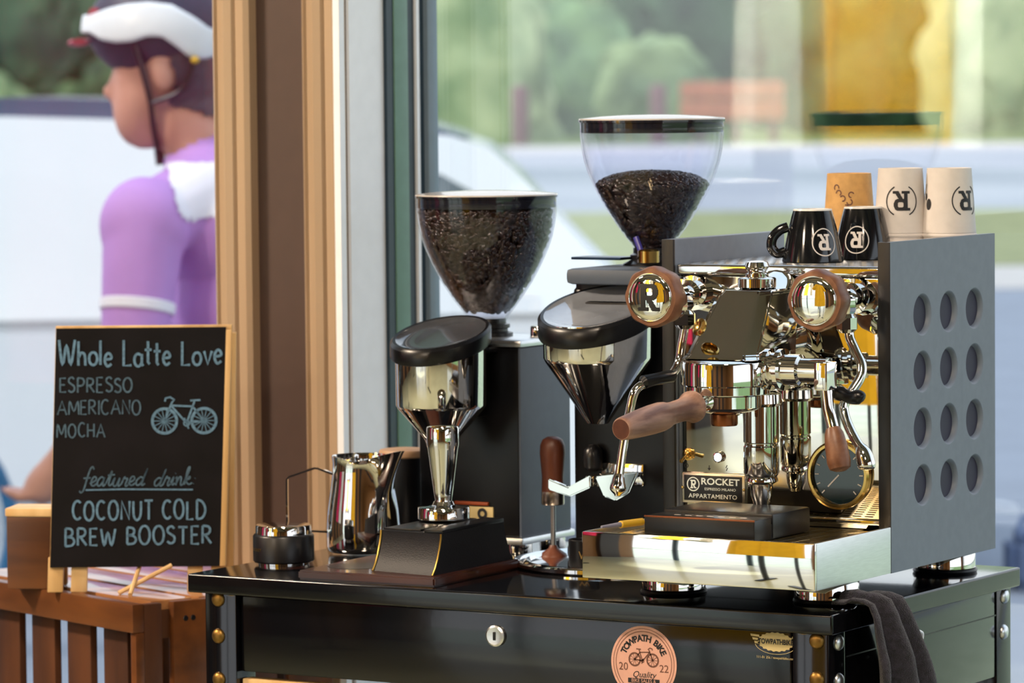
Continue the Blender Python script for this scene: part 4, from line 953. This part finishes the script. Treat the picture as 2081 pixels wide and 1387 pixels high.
g.obj('panel_symbols', ink, EM, normals=False)
PXc, PZc = -.2240, .1062
pl = G().box((PXc-.0390, .1620, PZc-.0165), (PXc+.0390, .1654, PZc+.0165), .0012).obj('name_plate', mat('plate_steel', (.86, .80, .66, 1), .25, 1, .04, 40), EM)
g = G().box((PXc-.0355, .1614, PZc-.0138), (PXc+.0355, .1622, PZc+.0138), .0004); g.obj('plate_field', black_satin, pl)
g = G(); fn = fy(PXc, PZc, .1612)
put_ring(g, lambda u, v: fn(u-.0240, v+.0040), .0072, .0012, 32); put_logo(g, lambda u, v: fn(u-.0240, v+.0040), .0078, .0092)
put2d(g, text2d('ROCKET', .0100, bold=.0002), lambda x, y: fn(x*1.22+.0090, y+.0072))
put2d(g, text2d('ESPRESSO MILANO', .0040), lambda x, y: fn(x*1.15+.0090, y-.0008))
put2d(g, text2d('APPARTAMENTO', .0066, space=1.05), lambda x, y: fn(x*1.13, y-.0088))
g.obj('plate_lettering', mat('plate_letters', (.86, .80, .66, 1), .3, 1, .04, 40), pl, normals=False)
for x in (-.0375, .0375): G().lathe([(.0018, 0), (.0012, .001), (0, .0012)], (PXc+x, .1620, PZc), (0, -1, 0), 12).obj('plate_screw', brass, pl)

# portafilter locked into the group
PF = thing('portafilter', 'portafilter with pale walnut handle locked in the machine group', 'portafilter', (gx, gy, .19))
G().lathe([(0, .2190), (.0350, .2190), (.0368, .2180), (.0368, .2060), (.0345, .2040), (.030, .2020), (.0150, .1985), (.0140, .1970), (0, .1970)], (gx, gy, 0), seg=56).obj('basket_holder', chrome, PF)
G().lathe([(.0140, .1985), (.0140, .1885), (.0130, .1865), (0, .1865)], (gx, gy-.004, 0), seg=28).obj('spout', mat('spout_wood_reflection', '#8a5234', .25, 1, .06, 30), PF)  # brown tint paints the wood's reflection into the steel spout
ha, hb = Vector((-.1490, .0140, .2135)), Vector((-.1650, -.1436, .1960)); hd = (hb-ha)
G().tube([ha+hd*-.10, ha+hd*.10, ha+hd*.22], [.0115, .0085, .0085], 20).obj('handle_neck', chrome, PF)
L = hd.length
pr = [(.0, .17), (.0145, .17), (.0166, .182), (.0168, .205), (.0150, .225), (.0128, .26), (.0118, .32), (.0116, .42), (.0122, .47), (.0142, .515), (.0152, .56), (.0152, .66), (.0140, .82), (.0122, .965), (.0116, .99), (.0106, 1.0), (0, 1.0)]
G().lathe([(r, z*L) for r, z in pr], ha, hd, 40).obj('handle', walnut_light, PF)
G().lathe([(.0102, 0), (0, .0004)], hb, hd, 32).obj('handle_end', mat('walnut_end_grain', '#4a2418', .5, 0, .2, 60, col2='#5e3222'), PF)

# black scale on the drip tray
SC = thing('coffee_scale', 'flat black coffee scale lying on the drip tray under the portafilter', 'scale', (-.15, .05, .0702))
G().box((-.2165, -.0050, .0702), (-.0860, .0330, .0935), .002).obj('scale_front', black_plastic, SC)
G().box((-.2165, .0365, .0702), (-.0860, .1220, .0965), .003).obj('scale_platform', black_plastic, SC)
G().box((-.2150, .030, .0702), (-.0875, .04, .0860)).obj('scale_base', black_rubber, SC)
G().box((-.2165, -.0052, .0918), (-.0862, -.0042, .0937), .0003).obj('edge_strip', mat('copper_edge', '#9c6044', .3, 1, .05, 30), SC)
g = G()
for k in range(7): g.box((-.19+.013*k, .012, .0935), (-.183+.013*k, .0145, .0938))
g.obj('display_marks', logo_white, SC)
# yellow pen on the tray rim
pen = thing('brush_pen', 'yellow and grey pen lying across the left rim of the drip tray', 'pen', (-.2560, .055, .0752))
PA, PB = Vector((-.2640, -.012, .0795)), Vector((-.2440, .085, .0795)); d = PB-PA
G().tube([PA, PA+d*.3], [.0014, .0028], 14).obj('pen_tip', mat('grey_pen', '#7e7f94', .4, 0, .05, 40), pen)
G().tube([PA+d*.3, PA+d*.31, PA+d*.66, PA+d*.67], [.0028, .0040, .0040, .0032], 16).obj('pen_grip', yellow_plastic, pen)
G().tube([PA+d*.67, PB], .0030, 14).obj('pen_barrel', mat('grey_pen', '#7e7f94', .4, 0, .05, 40), pen)
# ------------------------------------------------------------------ cups on the machine
CZ = .3488
def espresso_cup(loc, rot, label, logo_a):
    t = thing('espresso_cup', label, 'cup', loc, 0, 'upside-down espresso cups on the machine')
    pr = [(.0300, .0012), (.0318, 0), (.0335, .0010), (.0330, .004), (.0313, .013), (.0289, .025), (.0255, .040), (.0224, .0520), (.0212, .0560)]
    G().lathe(pr+[(.018, .0562), (.018, .054), (0, .054)], seg=48).lathe([(.0300, .0012), (.0295, .012), (.0265, .026), (.0228, .042), (.018, .05), (0, .051)], seg=48).obj('cup_body', black_ceramic, t, world=False)
    G().lathe([(.0207, .0550), (.0212, .0562), (.0207, .0578), (.0180, .0580), (.0175, .056)], seg=40, closed=True).obj('foot_ring', white_ceramic, t, world=False)
    g = G(); c, s_ = math.cos(rot), math.sin(rot)
    g.tube(catmull([(.0300*c, .0300*s_, .0120), (.0390*c, .0390*s_, .0100), (.0450*c, .0450*s_, .0170), (.0435*c, .0435*s_, .0270), (.0360*c, .0360*s_, .0350), (.0270*c, .0270*s_, .0385)], 6), .0042, 12, flat=1.3)
    g.obj('handle', black_ceramic, t, world=False)
    def rad(z):
        for (r0, z0), (r1, z1) in zip(pr[2:], pr[3:]):
            if z0 <= z <= z1: return r0+(r1-r0)*(z-z0)/(z1-z0)
        return pr[-1][0]
    def fn(u, v):                                        # printed upside down with the cup
        z = .0225-v; a = logo_a-u/.032; r = rad(z)+.0003; return Vector((r*math.cos(a), r*math.sin(a), z))
    g = G(); put_logo(g, fn, .0165, .0175); put_ring(g, fn, .0145, .0012, 56); g.obj('cup_logo', logo_white, t, world=False, normals=False)
    return t
espresso_cup((-.1455, .2480, CZ), R(215), 'black espresso cup upside down at the front of the machine top, handle to the left', R(-38))
espresso_cup((-.1250, .3300, CZ), R(150), 'black espresso cup upside down behind the other one, in front of a paper cup stack', R(-78))
def paper_stack(x, y, n, m, label, logo_a, kind):
    H = .0060; out = None
    for k in range(n):
        last = k == n-1
        t = thing('paper_cup', label if last else label.replace('topmost', ['undermost', 'second', 'third', 'fourth'][k] if k < 4 else 'upper'), 'cup', (x, y, CZ+k*H), 0, 'paper cups stacked on the machine')
        G().lathe([(.0295, .0045), (.0245, .0750), (.0240, .0755), (.0230, .0755), (.0222, .0735), (.0222, .0725), (0, .0725)], seg=48).lathe([(.0285, .0045), (.0234, .0700), (0, .0702)], seg=40).obj('cup_wall', m, t, world=False)
        G().lathe([(.0293, .0040), (.0308, .0020), (.0304, .0004), (.0288, .0004), (.0284, .0020)], seg=48, closed=True).obj('rolled_rim', m if m is kraft else paper, t, world=False)
        if last: out = t
    def fn(u, v, oa=logo_a):
        z = .040-v; r = .0297-(z-.0045)/.0705*.0050+.00025; a = oa-u/.0272; return Vector((r*math.cos(a), r*math.sin(a), z))
    g = G()
    if kind == 'logo':
        put_logo(g, fn, .0200, .0215)
        put_ring(g, fn, .0172, .0013, 40, R(-62), R(62)); put_ring(g, fn, .0172, .0013, 40, R(118), R(242))
    elif kind == 'side':
        put_logo(g, fn, .0200, .0215)
        put_ring(g, fn, .0172, .0013, 40, R(-62), R(62)); put_ring(g, fn, .0172, .0013, 40, R(118), R(242))
        oa = logo_a-R(98)
        for a0, b0, rx, ry in ((0, .004, .0042, .0062), (.006, -.004, .002, .004)): c_ = [fn(a0+rx*math.cos(q*PI/8), b0+ry*math.sin(q*PI/8), oa) for q in range(16)]; g.f([g.v(p) for p in c_])
        for q in range(3): put_line(g, lambda u, v: fn(u, v, oa), [(.006+.002*q, -.018), (.010+.001*q, -.006)], .0006)
    else:
        for q, (a0, b0) in enumerate(((-.010, -.004), (-.006, .002), (-.002, -.008), (.003, -.014), (.006, -.020), (-.012, -.012))): put_ring(g, lambda u, v: fn(u+a0, v+b0), .0030, .0013, 12, R(40*q), R(40*q+250))
    g.obj('cup_print', ink if kind != 'kraft' else brown_ink, out, world=False, normals=False)
paper_stack(-.1640, .3750, 4, kraft, 'topmost kraft brown paper cup of the stack behind the black espresso cups', R(-84), 'kraft')
paper_stack(-.0985, .3700, 5, paper, 'topmost white paper cup of the middle stack, black logo facing front', R(-62), 'logo')
paper_stack(-.0455, .3830, 5, paper, 'topmost white paper cup of the right stack, logo turned to the right', R(-22), 'side')

# ------------------------------------------------------------------ grinders
hop_prof = [(.0205, 0), (.0215, .006), (.0245, .0125), (.0300, .0200), (.0397, .0340), (.0520, .0534), (.0620, .0727), (.0704, .0920), (.0750, .1065), (.0780, .1215), (.0800, .1380), (.0806, .150)]
def HW(z): return 1+.035*min(1, max(0, z/.03))*min(1, max(0, (.165-z)/.03))
def hopper(parent, cx_, cy_, z0, sc=1.):
    P = [(r*sc*HW(z), z*sc) for r, z in hop_prof]
    h = G().lathe([(r, z) for r, z in P]+[(r-.002, z) for r, z in P[::-1]], (cx_, cy_, z0), seg=72).obj('hopper', clear_plastic, parent)
    zt_ = .150*sc; rr = .0822*sc
    G().lathe([(rr-.004, zt_-.010), (rr-.0006, zt_-.010), (rr, zt_-.008), (rr, zt_+.0015), (rr+.0018, zt_+.002), (rr+.0018, zt_+.0048), (rr-.002, zt_+.0065)], (cx_, cy_, z0), seg=72).obj('hopper_collar', mat('smoke_plastic', '#1a1c26', .1, 0, .1, 30, coat=.4), h)
    lid = G().lathe([(rr+.0020, zt_+.0046), (rr+.0012, zt_+.0062), (rr*.75, zt_+.0085), (rr*.4, zt_+.0100), (0, zt_+.0106)], (cx_, cy_, z0), seg=72).obj('hopper_lid', mat('lid_plastic', '#b9b3ae', .25, 0, .03, 30, coat=.5), h)
    return h
def beans(label, cx_, cy_, z0, sc, zf, dome, n_side, n_top, seed, low=.03):
    rnd = random.Random(seed); P = [(r*sc*HW(z), z*sc) for r, z in hop_prof]
    def rad(z):
        for (r0, za), (r1, zb_) in zip(P, P[1:]):
            if za <= z <= zb_: return r0+(r1-r0)*(z-za)/(zb_-za)
        return P[-1][0]
    g = G(); K = 14; zs = [low*sc+(zf-low*sc)*k/K for k in range(K+1)]
    prof = [(0, zs[0])]+[(max(.004, rad(z)-.0085), z) for z in zs]+[((rad(zf)-.0085)*math.cos(t*PI/12), zf-.002+dome*math.sin(t*PI/12)*.8) for t in range(1, 6)]+[(0, zf-.002+dome*.775)]
    g.lathe(prof, (cx_, cy_, z0), seg=40)
    src = bmesh.new(); bmesh.ops.create_icosphere(src, subdivisions=2, radius=1)
    V = [v.co.copy() for v in src.verts]; F = [[v.index for v in f.verts] for f in src.faces]; src.free()
    def one(p, nrm):
        q = Vector(nrm).to_track_quat('Z', 'Y').to_matrix() @ Matrix.Rotation(rnd.uniform(0, 2*PI), 3, 'Z') @ Matrix.Rotation(rnd.uniform(-.7, .7), 3, 'X')
        s_ = rnd.uniform(.9, 1.1); vs = []
        for v in V:
            w = Vector((v.x*.0052, v.y*.0038, v.z*.0026))
            if v.z > .5: w.z -= .0012*math.exp(-(v.y/.25)**2)
            vs.append(g.v(p+q @ (w*s_)))
        for f in F: g.f([vs[i] for i in f])
    c = Vector((cx_, cy_, z0))
    for _ in range(n_side):
        z = low*sc+(zf-low*sc)*rnd.random()**.7; a = rnd.uniform(-PI, .35)            # the half that shows
        r = rad(z)-.0050; one(c+Vector((r*math.cos(a), r*math.sin(a), z)), (math.cos(a), math.sin(a), -.5))
    for _ in range(n_top):
        a = rnd.uniform(0, 2*PI); q = math.sqrt(rnd.random()); r = (rad(zf)-.005)*q
        one(c+Vector((r*math.cos(a), r*math.sin(a), zf+dome*math.sqrt(max(0, 1-q*q))*.95)), (math.cos(a)*q*.6, math.sin(a)*q*.6, 1))
    o = g.obj('coffee_beans', bean, normals=False, angle=60); return recentre(tag(o, label, 'coffee beans', None, 'stuff'))
def chute(parent, cx_, cy_, rows, zrim, rimr, slope, rim_h):
    zf_ = lambda k0: (lambda x, y, z: slope*y)
    g = G().lathe(rows, (cx_, cy_, 0), seg=64)
    f = g.obj('funnel', chrome, parent)
    r = rimr
    G().lathe([(r-.006, zrim-rim_h), (r-.001, zrim-rim_h), (r, zrim-rim_h+.002), (r, zrim-.003), (r-.003, zrim), (r-.007, zrim-.001)], (cx_, cy_, 0), seg=64, zfun=lambda x, y, z: slope*y).obj('funnel_rim', black_rubber, parent)
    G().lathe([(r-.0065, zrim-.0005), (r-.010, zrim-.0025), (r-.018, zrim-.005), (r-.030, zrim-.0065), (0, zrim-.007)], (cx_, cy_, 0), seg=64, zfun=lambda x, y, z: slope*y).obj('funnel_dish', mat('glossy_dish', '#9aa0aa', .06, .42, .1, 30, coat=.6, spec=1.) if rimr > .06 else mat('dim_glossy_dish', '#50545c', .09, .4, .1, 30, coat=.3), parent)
    return f
# left grinder
G1 = thing('coffee_grinder', 'smaller left coffee grinder with nearly full hopper, black and grey body', 'grinder', (-.631, .37, 0), 0, 'coffee grinders')
bx0, bx1, by0, by1 = -.700, -.5617, .320, .434
G().box((bx0, by0, .020), (bx1, by1, .2420), .004).obj('body_front', mat('black_gloss_body', '#09090c', .3, 0, .2, 20, spec=.3), G1)
G().box((bx1-.002, by0+.0005, .0205), (bx1+.0012, by1, .2400), .001).obj('body_side', mat('blue_grey_body', '#4a5463', .5, 0, .04, 60), G1)
G().box((bx0-.002, by0-.002, .2410), (bx1+.003, by1+.002, .2490), .003).obj('body_top', satin, G1)
G().box((bx0-.003, by0-.004, .0120), (bx1+.005, by1+.004, .0205), .003).obj('base_plate', satin, G1)
for x, y in ((-.575, .338), (-.690, .338), (-.575, .415), (-.690, .415)): G().lathe([(0, 0), (.015, 0), (.0155, .002), (.0155, .0115), (.014, .0125), (0, .0125)], (x, y, 0), seg=32).obj('foot', chrome, G1)
hx_, hy_ = -.6440, .3860
G().lathe([(.030, .2480), (.030, .2530), (.024, .2550), (.024, .2580), (.0265, .2590), (.0265, .2630), (.022, .2640), (.022, .270), (0, .270)], (hx_, hy_, 0), seg=40).obj('hopper_neck', black_plastic, G1)
G().lathe([(.0085, .2488), (.0085, .2600), (.0075, .2615), (0, .2617)], (-.5830, .3980, 0), seg=24).obj('top_knob', chrome, G1)
h1 = hopper(G1, hx_, hy_, .2600, 1.)
beans('dark roasted coffee beans nearly filling the left grinder hopper', hx_, hy_, .2600, 1., .1360, .002, 1700, 360, 3, .018)
G().box((-.672, .3, .235), (-.590, .325, .2415), .002).box((-.655, .255, .16), (-.605, .325, .2), .004).obj('funnel_bracket', black_satin, G1)
cx1, cy1 = -.6245, .2500
chute(G1, cx1, cy1, [(0, .1230), (.013, .1230), (.0135, .1240), (.0205, .1400), (.0500, .1740), (.0522, .1780), (.0525, .2420), (.0500, .2420)], .2615, .0585, .30, .019)
G().lathe([(.0, 0), (.0235, 0), (.0235, .002), (0, .002)], (cx1, cy1+.012, .2445), (0, -.3, .95), 24).obj('funnel_emblem', mat('faint_emblem', '#3a2c2a', .4, 0, .1, 40), G1)
G().box((-.652, .318, .036), (-.598, .3208, .0545), .0008).obj('label_plate', yellow_paper, G1)
g = G(); fn = fy(-.612, .0465, .3172); put_ring(g, fn, .0048, .0036, 20); put_line(g, fn, [(0, -.004), (0, -.010)], .004); g.obj('label_mark', ink, G1, normals=False)
G().box((-.650, .3165, .0560), (-.604, .3210, .0600), .0012).obj('orange_switch', orange_m, G1)
# tall right grinder, standing in a round chrome tray
RT = thing('round_tray', 'round chrome tray under the tall grinder, left of the espresso machine', 'tray', (-.4175, .292, 0))
G().lathe([(0, .0005), (.117, .0005), (.1185, .002), (.1185, .0060), (.1165, .0075), (.1135, .0060), (.112, .0040), (.108, .0040), (.1060, .0060), (.1035, .0072), (.101, .0055), (.099, .0035), (.0, .0030)], (-.4175, .292, 0), seg=96).obj('tray_dish', chrome, RT)
G2 = thing('coffee_grinder', 'tall right coffee grinder with half full hopper, behind the espresso machine', 'grinder', (-.415, .37, .0032), 0, 'coffee grinders')
blk2 = mat('black_gloss_body', '#0b0b0e', .16)
c2x, c2y, hx2, hy2 = -.4100, .2380, -.4175, .3800
G().box((-.480, .300, .0034), (-.350, .375, .3150), .010, 3).box((-.478, .30, .28), (-.352, .40, .332), .014, 3).obj('body', blk2, G2)
G().box((-.485, .292, .0034), (-.345, .378, .020), .006, 3).obj('base', blk2, G2)
G().box((-.470, .270, .318), (-.360, .40, .336), .006).obj('head_plate', mat('blue_grey_body', '#4a5463', .5), G2)
G().lathe([(.034, .334), (.034, .338), (.026, .342), (.026, .348), (.0225, .350), (.0225, .356), (0, .356)], (hx2, hy2, 0), seg=40).obj('hopper_neck', black_plastic, G2)
G().box((-.500, .335, .3430), (-.435, .372, .3462), .001).obj('shutter_lever', mat('dark_blue_steel', '#2b3a52', .3, 1, .05, 30), G2)
G().lathe([(.0085, 0), (.0125, .001), (.0125, .014), (.010, .016), (0, .016)], (-.3985, .336, .3400), (0, 0, 1), 12).obj('locking_nut', brass, G2)
G().tube([(-.4105, .342, .350), (-.4200, .345, .3690)], .0035, 12).obj('stop_pin', purple_plastic, G2)
h2 = hopper(G2, hx2, hy2, .3480, 1.)
beans('dark roasted coffee beans half filling the tall right grinder hopper', hx2, hy2, .3480, 1., .0790, .0165, 800, 760, 5, .006)
G().box((-.440, .26, .20), (-.380, .31, .30), .004).obj('funnel_bracket', blk2, G2)
chute(G2, c2x, c2y, [(0, .1650), (.0120, .1650), (.0130, .1665), (.0590, .2340), (.0612, .2390), (.0615, .2760), (.0585, .2760)], .2960, .0670, .34, .022)
# fork that carries the portafilter below the funnel
fk = G()
m = Matrix(((1, 0, 0, 0), (0, 0, 1, 0), (0, 1, 0, 0), (0, 0, 0, 1)))
fk.prism([(-.474, .1005), (-.4480, .0920), (-.4190, .1065), (-.4190, .0925), (-.4460, .0810), (-.474, .0880)], .234, .240, m)
fk.prism([(-.413, .1050), (-.3580, .1130), (-.3700, .0880), (-.3870, .0790), (-.402, .0830)], .234, .240, m)
fk.box((-.428, .240, .0935), (-.4185, .300, .1040), .001).box((-.413, .240, .0935), (-.404, .300, .1040), .001)
bmesh.ops.recalc_face_normals(fk.bm, faces=fk.bm.faces); bmesh.ops.bevel(fk.bm, geom=list(fk.bm.edges), offset=.0014, segments=2, affect='EDGES')
fk.box((-.44, .296, .09), (-.385, .303, .115), .002)
fk.obj('portafilter_fork', chrome, G2)
G().lathe([(.006, 0), (.0105, .004), (.0115, .014), (.0105, .024), (.005, .030), (0, .031)], (-.448, .292, .105), (0, 0, 1), 20).obj('fork_button', black_plastic, G2)

# ------------------------------------------------------------------ barista tools
# tamping station
TSM = Matrix.Translation((-.4903, .0171, 0)) @ Matrix.Rotation(R(2.3), 4, 'Z')
TS = thing('tamping_station', 'black leather tamping block with gold edges on a dark wood base', 'tamping station', (-.56, .1, 0))
g = G(); g.T = TSM; b = bmesh.new(); t = G(); t.bm = b
t.prism([(-.1745, 0), (0, 0), (.0, .196), (-.1745, .196)], 0, .0105); bmesh.ops.recalc_face_normals(b, faces=b.faces); bmesh.ops.bevel(b, geom=[e for e in b.edges], offset=.002, segments=2, affect='EDGES'); g.merge(b); g.obj('wood_base', mat('dark_base_wood', '#2c1410', .3, 0, .2, 20, col2='#4a2418', stretch=(.2, 1, 1), coat=.3), TS)
g = G(); g.T = TSM; g.lathe([(.030, .0106), (.030, .0108), (0, .0108)], (-.135, .058, 0), seg=40); g.obj('base_recess', black_satin, TS)
def wl_(z, k): # wedge outline, narrower with height, hollow sides
    q = k*(1.35-.35*k); return [(-.095+.003*q, .030+.014*q, z), (-.010+.001*q, .014+.018*q, z), (-.006-.004*q, .190-.014*q, z), (-.095+.003*q, .190-.014*q, z)]
g = G(); g.T = TSM; rows = [[g.v(p) for p in wl_(z, k)] for z, k in ((.0105, 0), (.018, .25), (.028, .52), (.040, .80), (.050, 1.), (.0545, 1.02))]
for A, B in zip(rows, rows[1:]):
    for i in range(4): g.f([A[i], A[(i+1) % 4], B[(i+1) % 4], B[i]])
g.f(rows[0]); g.f(rows[-1]); g.obj('block_cover', leather, TS, angle=30)
for i in (0, 1):
    g = G(); g.T = TSM; g.tube([Vector(wl_(z, k)[i])+Vector((-.0004, -.0006, 0)) for z, k in ((.0107, 0), (.018, .25), (.028, .52), (.040, .80), (.050, 1.), (.0545, 1.02))], .0011, 8); g.obj('gold_edging', gold_edge, TS)
g = G(); g.T = TSM; g.box((-.034, .036, .0535), (-.0095, .176, .0585), .002).box((-.091, .048, .0535), (-.044, .176, .0568), .002); g.obj('top_pad', black_rubber, TS)
# tamper
tx, ty, tz_ = -.5605, .150, .0590
TM = thing('tamper', 'polished steel tamper standing on the black tamping block', 'tamper', (tx, ty, tz_))
G().lathe([(0, 0), (.0286, 0), (.0292, .0006), (.0292, .0128), (.0286, .0136), (.0180, .0142), (.0125, .0160), (.0108, .0200)], (tx, ty, tz_), seg=56).obj('tamper_base', chrome, TM)
G().lathe([(.0105, .018), (.0095, .0215), (.0110, .030), (.0172, .0780), (.0184, .0840), (.0184, .1020), (.0174, .1042), (.014, .1050), (0, .1052)], (tx, ty, tz_), seg=48).obj('handle', chrome, TM)
# distribution tool
dx, dy = -.7615, .126
DT = thing('coffee_distributor', 'round black coffee distribution tool with steel top at the left table corner', 'distribution tool', (dx, dy, 0))
G().lathe([(0, 0), (.0290, 0), (.0292, .003), (.0292, .0105), (.0300, .011), (.0300, .0125)], (dx, dy, 0), seg=56).obj('distributor_foot', chrome, DT)
G().lathe([(.0290, .0030), (.0335, .0034), (.0350, .0050), (.0350, .0330), (.0335, .0350), (.0325, .0355)], (dx, dy, 0), seg=56).obj('distributor_body', black_satin, DT)
G().lathe([(.0322, .0350), (.0320, .0360), (.0318, .0440), (.0310, .0455), (.029, .0460), (0, .0462)], (dx, dy, 0), seg=56).obj('distributor_top', chrome, DT)
g = G()
def dfn(u, v): a = -PI/2-.55+u/.0352; return Vector((dx+.0352*math.cos(a), dy+.0352*math.sin(a), .0185+v))
put_ring(g, lambda u, v: dfn(u-.0145, v), .0028, .0008, 20); put_logo(g, lambda u, v: dfn(u-.0145, v), .003, .0036); put2d(g, text2d('ROCKET', .0048), lambda x, y: dfn(x*1.1+.0015, y)); g.obj('gold_lettering', gold_edge, DT, normals=False)
# milk pitcher
mpx, mpy = -.7465, .2700
MP = thing('milk_pitcher', 'polished steel milk pitcher with open spout and thin handle', 'milk pitcher', (mpx, mpy, 0))
g = G(); seg = 72; pr = [(0, .0012), (.0390, .0012), (.0415, .003), (.0428, .008), (.0430, .030), (.0415, .050), (.0382, .072), (.0356, .092), (.0350, .104), (.0358, .111), (.0364, .1135)]
pr2 = [(r-.0010, z) for r, z in pr[::-1] if r > 0][:-1]+[(.0, .0045)]
rows = []; sa = -.25                                     # spout direction
for r, z in pr+pr2:
    if r < 1e-6: rows.append([g.v((mpx, mpy, z))]); continue
    row = []
    for i in range(seg):
        a = 2*PI*i/seg; d = math.cos(a-sa); lip = max(0, (z-.055)/.0585); sp_ = math.exp(-((math.acos(max(-1, min(1, d))))/.34)**2)
        rr = r+.032*sp_*lip**1.6; zz = z+(.009*sp_-.006*(1-sp_)*max(0, -d)*.0-.004*math.exp(-((math.acos(max(-1, min(1, d)))-1.0)/.5)**2))*max(0, (z-.095)/.0185)
        row.append(g.v((mpx+rr*math.cos(a), mpy+rr*math.sin(a), zz)))
    rows.append(row)
for A, B in zip(rows, rows[1:]):
    for i in range(seg):
        j = (i+1) % seg
        if len(A) == 1: g.f([A[0], B[i], B[j]])
        elif len(B) == 1: g.f([A[i], A[j], B[0]])
        else: g.f([A[i], A[j], B[j], B[i]])
g.obj('pitcher_body', chrome, MP, angle=50)
hdv = Vector((-.88, -.47, 0))
hp = [(.034, .0915), (.0520, .0985), (.0560, .0990), (.0860, .0890), (.0890, .0860), (.0892, .0600), (.0890, .0320), (.0870, .0270), (.040, .0240)]
P = [Vector((mpx, mpy, z))+hdv*a for a, z in hp]
g = G(); sdv = Vector((.47, -.88, 0)); rows = []
for i, p in enumerate(P):
    tt = (P[min(i+1, len(P)-1)]-P[max(i-1, 0)]).normalized(); nn = tt.cross(sdv).normalized()
    rows.append([g.v(p+sdv*a*.0052+nn*b_*.0011) for a, b_ in ((-1, -1), (1, -1), (1, 1), (-1, 1))])
for A, B in zip(rows, rows[1:]):
    for k in range(4): g.f([A[k], A[(k+1) % 4], B[(k+1) % 4], B[k]])
g.f(rows[0]); g.f(rows[-1]); g.obj('handle', chrome, MP)
# lidded canister behind the pitcher
cnx, cny = -.7740, .405
CN = thing('canister', 'black canister with tan wooden lid behind the milk pitcher', 'canister', (cnx, cny, 0))
G().lathe([(0, 0), (.027, 0), (.0285, .002), (.0285, .1000), (0, .1000)], (cnx, cny, 0), seg=40).obj('canister_body', black_satin, CN)
G().lathe([(.0290, .0995), (.0310, .1010), (.0312, .1060), (.0295, .1085), (.02, .1098), (0, .1102)], (cnx, cny, 0), seg=40).obj('lid', tan_wood, CN)
# wooden-handled tool on its stand, black dosing cup
wx, wy = -.5110, .3080
WT = thing('stirring_tool', 'upright walnut-handled stirring tool on a small round stand between the grinders', 'stirring tool', (wx, wy, 0))
G().lathe([(0, 0), (.0165, 0), (.0170, .002), (.0150, .006), (.006, .0120), (.0040, .0160), (0, .0160)], (wx, wy, 0), seg=32).obj('stand', walnut, WT)
G().lathe([(.0030, .014), (.0030, .066), (.0, .066)], (wx, wy, 0), seg=16).obj('rod', satin, WT)
co_ = G().lathe([(.0, .0625), (.0125, .0625), (.0135, .0640), (.0132, .0780), (0, .0782)], (wx, wy, 0), seg=32).obj('collar', mat('brushed_collar', (.7, .6, .52, 1), .25, 1, .05, 30), WT)
G().lathe([(.0130, .0775), (.0128, .0850), (.0125, .095), (.0138, .110), (.0148, .122), (.0142, .131), (.0115, .1375), (.006, .1408), (0, .1412)], (wx, wy, 0), seg=40).obj('handle', walnut, WT)
bx_, by_ = -.4200, .2200
BC = thing('dosing_cup', 'small black dosing cup standing in the round chrome tray', 'cup', (bx_, by_, .0050))
G().lathe([(0, .0045), (.0150, .0045), (.0168, .0060), (.0172, .0350), (.0160, .0362), (.0150, .0350), (.0148, .0080), (0, .0080)], (bx_, by_, 0), seg=40).obj('cup_body', black_plastic, BC)
g = G()
def wfn(u, v): a = -1.03+u/.0174; return Vector((bx_+.0174*math.cos(a), by_+.0174*math.sin(a), .0190+v))
put2d(g, text2d('W', .013), lambda x, y: wfn(x*.9, y)); g.obj('cup_letter', mat('dim_gold', '#8a6f3c', .4, 0, .1, 30), BC, normals=False)
